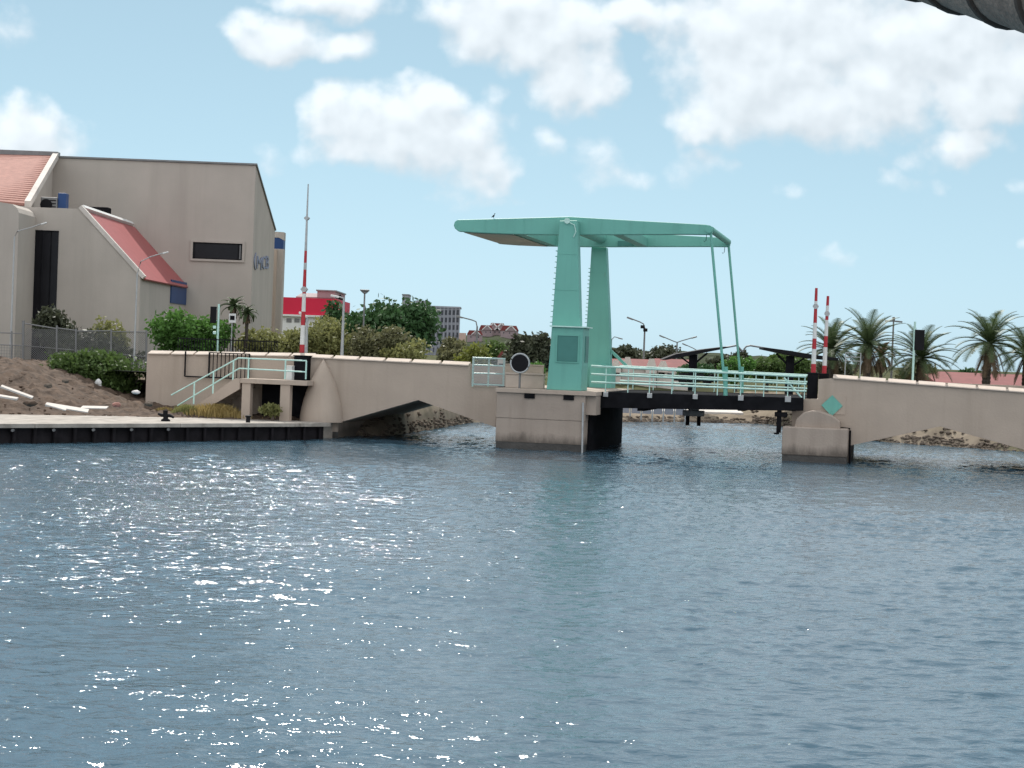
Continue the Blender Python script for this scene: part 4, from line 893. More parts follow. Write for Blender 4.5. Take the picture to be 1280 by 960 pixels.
while x < b2.x:
    for sg in (1, -1):
        xs0, xs1 = (x, x+H) if sg == 1 else (x+H, x)
        def clipx(xa, za, xb, zb):
            pts_ = []
            for xx, z_ in ((xa,za),(xb,zb)):
                if xx < a.x: s = (a.x-xa)/(xb-xa); pts_.append((a.x, za+(zb-za)*s))
                elif xx > b2.x: s = (b2.x-xa)/(xb-xa); pts_.append((b2.x, za+(zb-za)*s))
                else: pts_.append((xx, z_))
            return pts_
        if max(xs0,xs1) > a.x and min(xs0,xs1) < b2.x:
            (xa,za),(xb,zb) = clipx(xs0, zb_, xs1, zt_)
            if abs(xa-xb) > .02: mb.bar((xa,Yc+.05+.01*sg,za),(xb,Yc+.05+.01*sg,zb),.014)
    x += .11
t.part('wire_mesh', mb, 'greysteel')
# second, lower fence corner at the far left
Yd = 99.2; t = Thing('pipe_fence', 'short pipe fence at the left end of the dirt bank', 'fence', tuple(P(0,462,Yd)))
for px in (-20, 14.5):
    mb = MB(); mb.tube([tuple(P(px,466,Yd)),tuple(P(px,414,Yd))], .05, 8); t.part('post', mb, 'greysteel', smooth=50)
for y_ in (416, 431):
    mb = MB(); mb.tube([tuple(P(-20,y_-1,Yd)),tuple(P(28,y_+1,Yd))], .03, 6); t.part('rail', mb, 'greysteel', smooth=50)
mb = MB(); a, b2 = P(-20,466,Yd), P(28,466,Yd); zt_ = P(5,431,Yd).z; zb_ = P(5,464,Yd).z; H = zt_-zb_
k = 14
for i in range(k+1):
    x = a.x+(b2.x-a.x)*i/k; mb.bar((x,Yd+.05,zb_),(x,Yd+.05,zt_),.014); 
for i in range(10): z = zb_+(zt_-zb_)*i/9; mb.bar((a.x,Yd+.06,z),(b2.x,Yd+.06,z),.014)
t.part('wire_mesh', mb, 'greysteel')
# bollards on the quay
def onquay(px, py): p = PZ(px, py, QZ); return p
p = onquay(207, 526); t = Thing('mooring_cleat', 'black two armed mooring cleat on the quay edge', 'cleat', tuple(p))
mb = MB(); mb.lathe([(.20,-.02),(.20,.05),(.11,.10),(.10,.28)], tuple(p), 14); t.part('base', mb, 'black', smooth=40)
mb = MB(); mb.tube([tuple(p+Vector((-.34,0,.30))),tuple(p+Vector((-.18,0,.24))),tuple(p+Vector((.18,0,.24))),tuple(p+Vector((.36,-.04,.16)))], [.05,.075,.075,.05], 8); mb.tube([tuple(p+Vector((-.02,0,.26))),tuple(p+Vector((-.02,0,.46)))], [.10,.11], 10); t.part('horns', mb, 'black', smooth=50)
p = onquay(310, 528); t = Thing('mooring_bollard', 'small black mooring bollard farther right on the quay edge', 'bollard', tuple(p))
mb = MB(); mb.lathe([(.10,-.02),(.09,.22)], tuple(p), 12); t.part('post', mb, 'black', smooth=40)
mb = MB(); mb.lathe([(.11,.221),(.13,.25),(.13,.30),(.07,.33)], tuple(p), 12); t.part('cap', mb, 'black', smooth=40)
# debris
def board(name, label, cat, px, py, L_, w, th_, rz, tilt, mm, zoff=.06, y=None, roll=.2):
    p = PZ(px, py, QZ)
    for _ in range(25): p = PZ(px, py, max(QZ, dirt_z(p.x, p.y)))
    mb = MB(); mb.box(-L_/2,L_/2,-w/2,w/2,-th_/2,th_/2)
    rot = Matrix.Rotation(rz,3,'Z') @ Matrix.Rotation(tilt,3,'Y') @ Matrix.Rotation(roll,3,'X'); mb.v = [tuple(rot @ Vector(v)+p+Vector((0,0,zoff))) for v in mb.v]
    return solo(name, mb, mm, label, cat, tuple(p), bevel=.006)
board('white_board', 'long white board lying at the foot of the dirt bank', 'board', 84, 511, 1.1, .34, .03, .15, .13, 'cream', .03)
board('white_board', 'shorter pale board lying right of the long white one', 'board', 118, 510.5, .8, .3, .03, -.05, -.02, 'cream', .03)
board('white_board', 'small white offcut leaning by the left end of the long white board', 'board', 70, 510, .5, .2, .03, .1, .25, 'cream', .03)
board('timber_plank', 'pale plank sticking out of the dirt bank slope', 'plank', 21, 491, .75, .16, .04, .1, .32, 'cream', .02)
board('timber_plank', 'pale plank lower on the dirt bank at its left end', 'plank', 4, 497, .6, .14, .04, .0, .12, 'cream', .02)
for i, (px, py, r_, mm, lab) in enumerate(((145,508,.22,'rooftile','reddish brick lump at the foot of the green shrub'),(186,507,.26,'rock','grey rubble block at the end of the retaining wall'),(38,507,.2,'dirt','brown stone low on the dirt bank by the quay'),(60,484,.16,'rock','grey stone halfway up the dirt bank'),(82,478,.15,'rock','pale stone near the top of the dirt bank'),(170,492,.15,'path','pale stone below the right end of the green shrub'))):
    p = PZ(px, py, QZ)
    for _ in range(25): p = PZ(px, py, max(QZ, dirt_z(p.x, p.y)))
    mb = MB(); mb.rock(tuple(p+Vector((0,0,r_*.25))), r_*.6, 50+i, .7, 2); solo('stone', mb, mm, lab, 'stone', tuple(p))
p = P(123, 478, 96.3); mb = MB(); mb.rock(tuple(p), .13, 77, 1.5, 2); mb.rock(tuple(p+Vector((.05,.02,-.14))), .08, 78, 1.3, 2)
solo('plastic_bag', mb, 'white', 'white plastic bag caught in the front of the sloping green shrub', 'bag', tuple(p))
# loose gravel on the bank
gb_ = MB()
for i in range(420):
    x = g.uniform(-33,-15); s = g.random()**1.3; fy = front(x); y = fy+(101-fy)*s*.6
    gb_.rock((x,y,dirt_z(x,y)+.02), g.uniform(.03,.10), i)
structure('gravel', gb_, 'dirt', kind='stuff')

# ------------------------------------------------------------------ vegetation
def tpx(name, label, cat, px0, px1, pyt, Y, leaf, n, size, gz=GZ, lobes=9, seed=1, group=None, pyb=None, ry=None, clumps=26, spread=.24, trunk=None, z0=None, fill=1.0):
    top = P((px0+px1)/2, pyt, Y); xa, xb = P(px0, pyt, Y).x, P(px1, pyt, Y).x; cx = (xa+xb)/2; rx = (xb-xa)/2
    if pyb is not None: gz = P((px0+px1)/2, pyb, Y).z
    z0 = .15*(top.z-gz) if z0 is None else z0
    rz = (top.z-gz-z0)/2*.92*fill
    return tree(name, label, cat, (cx, Y, gz), blobset(rx*.97, rz, lobes, seed, ry or rx*.9, z0=z0), int(n*1.9), size*.85, leaf, trunk, group, seed, int(clumps*1.5), spread)
tpx('round_tree', 'bright green rounded tree behind the retaining wall by the blue panel', 'tree', 176, 294, 373, 103.5, 'lf_green', 5200, .15, seed=3, lobes=11, clumps=30)
tpx('sloping_shrub', 'dense green shrub spilling over the dirt bank in front of the fence', 'shrub', 46, 194, 431, 98.0, 'lf_hedge', 7500, .13, seed=5, pyb=497, lobes=18, ry=1.6, clumps=34, z0=.0)
tpx('roadside_bush', 'dark leafy bush behind the fence below the dark glazing', 'shrub', 38, 112, 377, 106, 'lf_dkbrown', 2600, .15, seed=6, gz=2.6)
tpx('roadside_bush', 'sparse pale green bush behind the fence below the sloping roof', 'shrub', 104, 172, 386, 106.5, 'lf_olive', 1500, .13, seed=7, gz=2.6, clumps=18, spread=.2)
tpx('roadside_bush', 'low dark bush between the street lamp and the round green tree', 'shrub', 60, 185, 408, 104.5, 'lf_dkbrown', 2600, .14, seed=8, gz=2.4, ry=1.2)
tpx('olive_bush', 'olive thorn bush behind the tall barrier arm left of the cone buttress', 'shrub', 290, 378, 399, 107, 'lf_olive', 3000, .13, seed=9, lobes=10)
tpx('olive_bush', 'olive thorn bush in front of the white wall of the red building', 'shrub', 338, 388, 402, 111, 'lf_olive', 2600, .13, seed=40)
tpx('olive_bush', 'wide olive thorn bush between barrier arm and lamp post', 'shrub', 340, 456, 392, 108, 'lf_olive', 5600, .13, seed=10, lobes=12)
tpx('olive_bush', 'olive thorn bush right of the lamp post before the dark tree', 'shrub', 425, 512, 398, 107.5, 'lf_brown', 3600, .13, seed=12, lobes=11)
tpx('olive_bush', 'low yellowish bush at the right end of the olive thorn bushes', 'shrub', 470, 540, 418, 106.5, 'lf_olive', 2200, .12, seed=13)
tpx('broad_tree', 'large dark green broadleaf tree in front of the grey tower block', 'tree', 414, 560, 362, 126, 'lf_dark', 8000, .22, seed=14, lobes=14, clumps=34)
tpx('broad_tree', 'smaller dark tree lobe beside the red walled building', 'tree', 392, 460, 372, 128, 'lf_dark', 3600, .20, seed=15)
tpx('yellow_bush', 'yellow green bush behind the end of the notched coping', 'shrub', 562, 620, 424, 112, 'lf_yellow', 2400, .13, seed=16)
tpx('dark_bush', 'dark brownish tree directly left of the green machine housing', 'tree', 632, 694, 403, 124, 'lf_dkbrown', 3600, .18, seed=17, lobes=11)
tpx('grass_clump', 'low green shrub behind the concrete wall right of the round sign', 'shrub', 662, 686, 447, 112, 'lf_green', 700, .10, seed=18)
tpx('hedge_bush', 'bright green bush behind the deck rails between the hanger rods', 'shrub', 896, 946, 438, 138, 'lf_green', 3000, .16, seed=19, lobes=9)
tpx('hedge_bush', 'green bush behind the deck rails right of the hanger rods', 'shrub', 935, 985, 441, 140, 'lf_hedge', 2600, .16, seed=20)
tpx('hedge_bush', 'dark green bush at the right end of the deck rails', 'shrub', 974, 1024, 443, 139, 'lf_hedge', 2600, .16, seed=21)
tpx('hedge_bush', 'dark green bush behind the black van on the far bank', 'shrub', 838, 900, 452, 142, 'lf_dark', 2400, .16, seed=22)
tpx('umbrella_tree', 'flat topped dark tree beyond the red roofed gabled houses', 'tree', 803, 858, 424.5, 210, 'lf_dkbrown', 3600, .24, seed=23, lobes=12)
tpx('scrub_tree', 'low dark scrub tree beyond the gabled houses next to the pylon', 'tree', 744, 806, 430, 225, 'lf_dkbrown', 3000, .28, seed=24, lobes=12)
tpx('far_tree', 'distant round dark tree between the hanger rod and the canopy', 'tree', 915, 944, 432, 230, 'lf_dkbrown', 1500, .25, seed=25)
tpx('far_tree', 'distant dark tree behind the right hanger rod foot', 'tree', 880, 922, 440, 240, 'lf_dkbrown', 1500, .28, seed=26)
tpx('far_tree', 'distant low tree below the right canopy arm', 'tree', 950, 1012, 436, 250, 'lf_hedge', 2600, .28, seed=27)
tpx('far_tree', 'distant dark tree over the low red roof at right', 'tree', 1188, 1236, 456, 210, 'lf_dark', 1400, .25, seed=28)
tpx('far_tree', 'dark tree under the palms behind the shorter barrier arm', 'tree', 1020, 1080, 442, 175, 'lf_dkbrown', 2400, .2, seed=29)
tpx('far_tree', 'dry brown tree behind the middle palm on the right bank', 'tree', 1112, 1180, 452, 172, 'lf_brown', 2200, .2, seed=30)
tpx('roadside_shrub', 'greyish green scrub between the tower block and yellow bush', 'shrub', 535, 600, 420, 180, 'lf_brown', 2000, .2, seed=31)
tpx('roadside_shrub', 'grey green scrub under the hillside houses', 'shrub', 592, 650, 423, 200, 'lf_hedge', 2000, .2, seed=32)
# dry grass and weeds at the stair foot
def tuft(name, label, px, py, n, h, rx, leaf, seed, base=None):
    p = P(px, py, base or 93.0); p.z = dirt_z(p.x, p.y)-.02; t = Thing(name, label, 'grass clump' if 'grass' in name else 'plant', tuple(p)); q_ = random.Random(seed); vs = []; qs = []
    for i in range(n):
        x = q_.gauss(0,.45)*rx; y = q_.gauss(0,.3)*rx*.6; hh = h*q_.uniform(.5,1.1)*max(.3,1-(x/rx)**2*.5); dx, dy = q_.gauss(0,.30)*hh, q_.gauss(0,.25)*hh; w = .018
        o = len(vs); vs += [(x-w,y,0),(x+w,y,0),(x+dx*.4+w*.8,y+dy*.4,hh*.7),(x+dx*.4-w*.8,y+dy*.4,hh*.7)]; qs.append((o,o+1,o+2,o+3))
        vs += [(x+dx+w*.3,y+dy,hh),(x+dx-w*.3,y+dy,hh)]; qs.append((o+3,o+2,o+4,o+5))
    linkmesh('blades', fastmesh('blades', vs, qs, M[leaf]), t.o); return t
tuft('dry_grass', 'golden dry grass clump at the foot of the stairs', 268, 514, 1500, .62, 1.35, 'straw', 1)
tuft('dry_grass', 'small greenish dry grass clump left of the golden one', 234, 515, 600, .5, .7, 'lf_olive', 2)
tuft('dry_grass', 'tiny straw tuft by the quay end of the retaining wall', 206, 511, 220, .25, .5, 'straw', 3, 93.5)
tpx('leafy_weed', 'leafy green weed growing before the landing columns', 'plant', 326, 356, 500, 92.0, 'lf_olive', 500, .10, seed=33, pyb=521, lobes=5, z0=0.0)
# palms on the right bank
def palm_px(label, px, pyc, rpx, Y, seed, tr, nf=46, dead=10, drop=1.0, name='date_palm', grp='date palms on the right bank', lean=0., leaf='palm'):
    c = P(px, pyc, Y); L_ = rpx/F*Y*1.04; return palm(name, label, (c.x-lean, Y, GZ), c.z-GZ, L_, nf, leaf, tr, lean, grp, seed, drop, dead)
palm_px('date palm crown behind the two barrier arms', 1040, 439, 47, 152, 1, .22, 40, 4, .7)
palm_px('tall upright date palm left of the cross shaped lamp', 1085, 432, 52, 148, 2, .27, 42, 9, .5)
palm_px('shorter date palm standing behind the right traffic light', 1151, 449, 52, 150, 3, .3, 42, 4, .6)
palm_px('tall date palm with bent windswept fronds above the low red roof', 1237, 430, 56, 146, 4, .28, 40, 9, .75, lean=.15)
palm_px('date palm at the right edge of the picture', 1283, 444, 50, 150, 5, .24, 34, 5, .7)
palm_px('slender dry palm between the tall palm and the cross shaped lamp', 1102, 446, 26, 156, 6, .12, 18, 16, 1.2, leaf='deadpalm')
palm_px('small drooping palm by the left traffic light', 292, 384, 19, 105, 7, .08, 20, 6, 1.6, name='garden_palm', grp='garden palms by the office building')
palm_px('small palm with hanging fronds right of its taller neighbour', 309, 393, 17, 106, 8, .09, 18, 6, 1.8, name='garden_palm', grp='garden palms by the office building')
# ------------------------------------------------------------------ lamps, signals
def lamp(label, px, pyt, Y, arms, r_=.06, mm='galv', gz=GZ, head='arm', extra=None, pyb=None):
    b_ = P(px, pyt, Y); zb_ = gz if pyb is None else P(px, pyb, Y).z
    t = Thing('street_lamp', label, 'street lamp', (b_.x, Y, zb_)); mb = MB()
    mb.tube([(b_.x,Y,zb_-.2),(b_.x,Y,zb_+.8),(b_.x,Y,b_.z)], [r_*1.4,r_*1.1,r_*.8], 8); t.part('pole', mb, mm, smooth=50)
    for path in arms:
        q_ = [P(x, y, Y) for x, y in path]; mb = MB(); mb.tube([(b_.x,Y,b_.z-.04)]+[tuple(p) for p in q_], r_*.65, 6); a_ = t.part('arm', mb, mm, smooth=50)
        e, d = q_[-1], (q_[-1]-q_[-2] if len(q_) > 1 else q_[-1]-b_).normalized(); k = r_*5
        mb = MB(); mb.bar(tuple(e-d*k*.3-Vector((0,0,.02))), tuple(e+d*k-Vector((0,0,.02))), r_*3, r_*1.6); t.part('lamp_head', mb, 'white' if mm == 'galv' else mm, parent=a_, bevel=.02)
    return t, b_
lamp('thin street lamp at the left edge with its arm over the dark glazing', 18, 296, 101.5, [[(22,289),(40,284),(53,279.5)]], .045, pyb=430)
lamp('slender street lamp rising before the sloping red roof', 171.5, 342, 100.2, [[(176,327),(188,321),(205,316)]], .045, pyb=455)
t, b_ = lamp('pale lamp post with a short bracket behind the left span coping', 430, 372, 97.5, [[(424,371),(421.5,370.5)]], .065, pyb=443)
t, b_ = lamp('flat topped T shaped lamp in front of the large dark tree', 456, 363, 122, [], .06, 'greysteel')
mb = MB(); mb.box(b_.x-.27,b_.x+.27,121.75,122.25,b_.z-.04,b_.z+.05); mb.prism([(b_.x-.25,b_.z-.041),(b_.x+.25,b_.z-.041),(b_.x+.08,b_.z-.2),(b_.x-.08,b_.z-.2)], 121.85, 122.15); t.part('lamp_head', mb, 'greysteel', bevel=.02)
lamp('curved arm street lamp between the grey tower block and the hill houses', 596.5, 408, 190, [[(595,402),(590,400),(576.5,396.5)]], .10, 'greysteel')
t, b_ = lamp('street lamp with two camera boxes below its arm, above the deck', 806, 410, 160, [[(804.5,405),(800,402.5),(789.5,398.5)]], .08, 'greysteel')
for dx, dy, lab in ((-2.2,408.5,0),(1.2,412.5,1)):
    p = P(805.5+dx, dy, 160); mb = MB(); mb.box(p.x-.16,p.x+.16,159.8,160.2,p.z-.13,p.z+.13); t.part('camera_box', mb, 'black', bevel=.02)
lamp('two armed street lamp over the flat topped tree', 846.5, 427.5, 190, [[(842,426.5),(829,421)],[(852,426),(866,422)]], .08, 'greysteel')
lamp('low street lamp behind the black canopy with one drooping arm', 872, 438, 190, [[(866,435),(857,431)]], .07, 'greysteel')
lamp('small T lamp beside the green pylon above the scrub trees', 764.5, 424, 170, [[(768,421),(774,422.5)]], .06, 'greysteel')
t, b_ = lamp('cross shaped floodlight lamp between the palms', 1117, 401, 158, [[(1112.5,401)],[(1121.5,401.5)]], .08, 'greysteel')
mb = MB(); mb.box(b_.x-.1,b_.x+.1,157.9,158.1,b_.z,b_.z+.3); t.part('top_lamp', mb, 'greysteel', bevel=.02)
lamp('thin lamp post behind the barrier arm base on the landing', 384, 396, 98.5, [[(381.5,394.5)]], .07, pyb=444)
# traffic signals
def signal(label, px, pyt, pyb, Y, hx0, hx1, hy0, hy1, poles='mintrail', gz=None):
    p0, p1 = P(px,pyb,Y), P(px,pyt,Y); t = Thing('traffic_light', label, 'traffic light', (p0.x,Y,p0.z), group=None)
    mb = MB(); mb.tube([(p0.x,Y,p0.z-.3),(p0.x,Y,p1.z)], .055, 10); t.part('pole', mb, poles, smooth=50)
    (a, z1), (b2, z0) = XZ(hx0,hy0,Y), XZ(hx1,hy1,Y); mb = MB(); mb.box(a,b2,Y-.12,Y+.14,z0,z1); h_ = t.part('signal_head', mb, 'black', bevel=.02)
    for i in range(3):
        z = z0+(z1-z0)*(i+.5)/3; mb = MB(); mb.cyl_y(((a+b2)/2,z), (b2-a)*.36, Y+.145, Y+.26, 14); t.part('visor', mb, 'black', parent=h_, smooth=40)
    for s in (.15,.85):
        z = z0+(z1-z0)*s; mb = MB(); mb.bar(((a+b2)/2,Y+.05,z),(p0.x,Y+.05,z),.04); t.part('bracket', mb, poles)
    return t, p0
t, p0 = signal('black traffic light on a mint pole above the retaining wall', 271.5, 380, 440, 98.0, 263.5, 270, 383, 404)
for py_ in (409, 416):
    p = P(270, py_, 98.0); mb = MB(); mb.box(p.x-.13,p.x+.02,97.85,97.92,p.z-.07,p.z+.07); t.part('push_box', mb, 'mintrail', bevel=.01)
signal('black traffic light on a mint pole among the right palms', 1141, 402, 470, 99.0, 1143.5, 1154.5, 412, 438)
mb = MB(); p = P(290, 398, 103); t = Thing('notice_board', 'small white notice board among the garden palms', 'sign', (p.x, 103, GZ)); mb.box(p.x-.16,p.x+.2,103,103.03,p.z-.22,p.z+.25); t.part('board', mb, 'white'); mb = MB(); mb.box(p.x-.1,p.x+.13,102.985,102.999,p.z-.08,p.z+.14); t.part('dark_panel', mb, 'steel'); mb = MB(); mb.tube([(p.x,103.06,GZ-.1),(p.x,103.06,p.z)], .03, 6); t.part('post', mb, 'galv')

# ------------------------------------------------------------------ buildings behind
Yr = 172; t = Thing('shop_building', 'red and white warehouse with grey roof behind the olive bushes', 'building', (XZ(352,400,Yr)[0], Yr, GZ))
(a, zt_), (b2, _) = XZ(345,371,Yr), XZ(421,374,Yr); zm = XZ(390,394,Yr)[1]
mb = MB(); mb.box(a,b2,Yr,Yr+14,zm+.002,zt_); t.part('red_fascia', mb, 'redwall')
mb = MB(); mb.box(a+.02,b2-.02,Yr+.1,Yr+14,GZ,zm); w_ = t.part('white_wall', mb, 'white')
mb = MB(); mb.box(a-.1,b2+.1,Yr-.25,Yr+.1,zm-.16,zm+.0); t.part('white_trim', mb, 'white')
mb = MB()
for px in (362, 372, 380): x = XZ(px,400,Yr)[0]; mb.box(x-.28,x+.16,Yr+.06,Yr+.098,XZ(px,403,Yr)[1],XZ(px,398,Yr)[1])
t.part('wall_sign', mb, 'greysteel', parent=w_)
mb = MB(); (a, z0), (b2, _) = XZ(376,372,Yr+8), XZ(424,372,Yr+8); zr = XZ(400,366.5,Yr+8)[1]
mb.prism([(Yr+4,z0-.3),(Yr+4,z0),(Yr+9,zr),(Yr+14,z0),(Yr+14,z0-.3)], a, b2, 'x'); t.part('roof', mb, 'greypink')
mb = MB(); (a, z0), (b2, _) = XZ(402,372,Yr+8), XZ(424,372,Yr+8); zr2 = XZ(415,366,Yr+8)[1]; mb.box(a,b2,Yr+3.9,Yr+14.1,z0-.1,zr2); t.part('roof_upper', mb, 'greypink')
mb = MB(); mb.box(a-.1,b2+.1,Yr+3.8,Yr+14.2,zr2+.002,zr2+.12); t.part('roof_edge', mb, 'greysteel')
# tower block
Yw = 600.; t = Thing('tower_block', 'distant grey concrete tower block with rows of tall dark windows', 'building', (XZ(536,430,Yw)[0], Yw, GZ))
(a, z1), (b2, _) = XZ(534.5,384,Yw), XZ(574,386,Yw); mb = MB(); mb.box(a,b2,Yw,Yw+14,GZ,z1); wl = t.part('facade', mb, 'tower')
mb = MB(); mb.box(a-.05,b2+.35,Yw-.35,Yw+14,z1+.01,z1+.5); t.part('roof_slab', mb, 'tower')
(c, z2), (d, _) = XZ(520,375.5,Yw), XZ(536,375.5,Yw); mb = MB(); mb.box(c,d,Yw-.8,Yw+9,GZ,z2); t.part('lift_tower', mb, 'tower')
for r_ in range(6):
    for k in range(8):
        px = 538.2+k*4.85; py = 388.5+r_*9.3; (x, z) = XZ(px,py,Yw); mb = MB(); mb.box(x-.36,x+.36,Yw-.04,Yw-.005,z-1.25,z+.2); t.part('window', mb, 'towerwin', parent=None)
for k in range(9):
    x = XZ(535.8+k*4.85,390,Yw)[0]; mb = MB(); mb.box(x-.16,x+.16,Yw-.4,Yw-.01,GZ,z1-.02); t.part('rib', mb, 'tower')
(c, z2), (d, _) = XZ(574,416,Yw-4), XZ(582,416,Yw-4); mb = MB(); mb.box(c,d,Yw-4,Yw+3,GZ,z2); t.part('annex', mb, 'pinkwall')
(c, z2), (d, _) = XZ(503,369,420), XZ(511,369,420); t = Thing('concrete_block', 'grey concrete block peeping over the large dark tree', 'building', (c, 420, GZ)); mb = MB(); mb.box(c,d,420,428,GZ,z2); t.part('wall', mb, 'tower'); mb = MB(); mb.box(c-.1,d+.1,419.9,428.1,z2+.01,z2+.25); t.part('roof', mb, 'greysteel')
# hill with houses
Yh = 1250.; hp = [(470,436),(540,428),(575,420),(600,415),(622,413.5),(645,415),(675,424),(710,431),(745,434),(800,437),(860,440),(960,446),(1060,456),(1200,465),(1420,476)]
mb = MB(); rows = 7
hx = [P(a, b_, Yh) for a, b_ in hp]; NH = 120
xs_ = np.linspace(hx[0].x, hx[-1].x, NH); zs_ = np.interp(xs_, [p.x for p in hx], [p.z for p in hx])
for i in range(NH):
    for j, (dy, f_) in enumerate(((-330,0),(-250,.22),(-160,.5),(-80,.8),(0,1),(90,.85),(300,.2))):
        mb.v.append((xs_[i], Yh+dy, 1.5+(zs_[i]-1.5)*f_+(g.uniform(-.6,.6) if 0 < j < 6 else -1)))
for i in range(NH-1):
    for j in range(rows-1): k = i*rows+j; mb.f.append((k,k+rows,k+rows+1,k+1))
structure('hill', mb, 'hill', smooth=80)
def hillz(x, y):
    d = y-Yh; f_ = np.interp(d, [-330,-250,-160,-80,0], [0,.22,.5,.8,1]); return 1.5+(float(np.interp(x, [p.x for p in hx], [p.z for p in hx]))-1.5)*f_
def house(label, px0, px1, pye, pyr, Y, gz, wall='cream', roof='houseroof', gables=1, nw=3, cat='house', grp=None):
    (a, ze), (b2, _) = XZ(px0,pye,Y), XZ(px1,pye,Y); zr = XZ((px0+px1)/2,pyr,Y)[1]; D = (b2-a)*.7; w = b2-a
    t = Thing('house', label, cat, (a, Y, gz), group=grp)
    mb = MB(); mb.box(a,b2,Y,Y+D,gz-1.5,ze); wl_ = t.part('wall', mb, wall)
    mb = MB(); mb.prism([(a-.03*w,ze+.002),(b2+.03*w,ze+.002),(b2-.12*w,zr),(a+.12*w,zr)], Y-.03*w, Y+D+.03*w); rf = t.part('roof', mb, roof)
    for i in range(gables):
        c = a+w*(i+.5)/gables*1.0+(.08*w if gables == 1 else 0); h = (zr-ze); mb = MB(); mb.prism([(c-h*.9,ze-.02),(c+h*.9,ze-.02),(c,zr-.02)], Y-.06*w, Y+D*.3); t.part('gable', mb, wall)
        mb = MB(); mb.bar((c-h*1.05,Y-.07*w,ze),(c,Y-.07*w,zr+.05),h*.18); mb.bar((c+h*1.05,Y-.07*w,ze),(c,Y-.07*w,zr+.05),h*.18); t.part('verge', mb, 'white', parent=rf)
    for i in range(nw):
        x = a+w*(i+.5)/nw; hh = max(.8,(ze-gz)*.22); mb = MB(); mb.box(x-hh*.35,x+hh*.35,Y-.08,Y-.01,ze-(ze-gz)*.3-hh,ze-(ze-gz)*.3); t.part('window', mb, 'towerwin')
    return t
for (a, b2, e, r_, Y, lab, gb2, nw) in ((599,616,412,406.5,1150,'pink walled hillside house nearest the curved lamp',1,3),(611,632,412,404,1160,'tall red roofed house on top of the hill',2,4),(626,648,413,407,1140,'pale gabled house at the right end of the hilltop row',1,3),(584,603,418,413,1100,'small house low on the left slope of the hill',1,2)):
    p = P((a+b2)/2, e+7, Y); house(lab, a, b2, e, r_, Y, p.z, 'greypink', 'houseroof', gb2, nw)
# street-front red roof left of round sign
house('low red roofed house just behind the pier left of the round sign', 622, 662, 447.5, 439, 150, GZ, 'cream', 'houseroof', 0, 3)
# Dutch gabled row on the far bank
def dutch(label, roof_px, gables, Y, pye=459, pyb=486, ground_wins=4):
    a, b2 = P(roof_px[0],pye,Y).x, P(roof_px[1],pye,Y).x; ze = P(roof_px[0],pye+1,Y).z; zr = ze+.62
    t = Thing('gabled_house', label, 'house', (a, Y, GZ), group='red roofed gabled houses on the far bank')
    mb = MB(); mb.box(a,b2,Y,Y+5,GZ-.6,ze); t.part('wall', mb, 'cream')
    mb = MB(); mb.prism([(Y-.15,ze+.002),(Y+2.5,zr+.1),(Y+5.1,ze+.002)], a-.08, b2+.08, 'x'); t.part('roof', mb, 'houseroof')
    for (x0, x1, yt) in gables:
        xa, xb = P(x0,pye,Y).x, P(x1,pye,Y).x; zt_ = P(x0,yt,Y).z; w = xb-xa
        mb = MB(); mb.prism([(xa,ze-.3),(xb,ze-.3),(xb,ze+.05),(xb-w*.12,ze+(zt_-ze)*.45),(xb-w*.27,zt_),(xa+w*.27,zt_),(xa+w*.12,ze+(zt_-ze)*.45),(xa,ze+.05)], Y-.28, Y-.16); t.part('gable', mb, 'cream')
    for i in range(ground_wins):
        x = a+(b2-a)*(i+.5)/ground_wins; mb = MB(); mb.box(x-.22,x+.22,Y-.05,Y-.005,GZ+.35,ze-.35); t.part('window' if i % 2 else 'door', mb, 'steel' if i % 2 == 0 else 'towerwin')
    return t
dutch('gabled red roofed house half hidden behind the rear pylon', (757,777), [(763,776,450)], 150, ground_wins=2)
dutch('red roofed house between two white gables behind the deck rails', (777.4,821), [(777.5,790.5,446),(807,821,448)], 151)
dutch('red roofed gabled house left of the canopy post', (821.8,866), [(822,835,451),(857,866,453)], 151.5)
# pale kiosk and van behind the rails
mb = MB(); (a, z1), (b2, _) = XZ(843,469.5,140), XZ(897,472,140); t = Thing('parked_van', 'long dark van parked behind the deck rails on the far bank', 'van', (a, 140, GZ))
mb.prism([(a,GZ+.28),(b2,GZ+.28),(b2,GZ+.75),(b2-.35,GZ+.85),(b2-.75,z1),(a+.05,z1)], 140, 141.7); t.part('body', mb, 'steel', bevel=.05)
mb = MB(); mb.box(a+.3,b2-.95,139.96,139.995,GZ+.85,z1-.1); t.part('side_window', mb, 'glass')
for x in (a+.6, b2-.7):
    mb = MB(); mb.cyl_y((x,GZ+.3), .3, 139.97, 140.2, 18); t.part('wheel', mb, 'black', smooth=40)
# far bank fence under the leaf
Yp = shore(7)+2.2; t = Thing('promenade_fence', 'grey panel fence along the far bank seen below the bridge leaf', 'fence', (P(775,515,Yp).x, Yp, 1.7))
a, b2 = P(774,515,Yp).x, P(857,515,Yp).x; z0, z1 = P(815,517.5,Yp).z, P(815,507.5,Yp).z
for i in range(7):
    x = a+(b2-a)*i/6; mb = MB(); mb.bar((x,Yp,z0-.5),(x,Yp,z1+.05),.1); t.part('post', mb, 'galv')
for i in range(6):
    x0_, x1_ = a+(b2-a)*i/6+.08, a+(b2-a)*(i+1)/6-.08; mb = MB(); mb.box(x0_,x1_,Yp-.02,Yp+.02,z0,z1); t.part('panel', mb, 'tower')
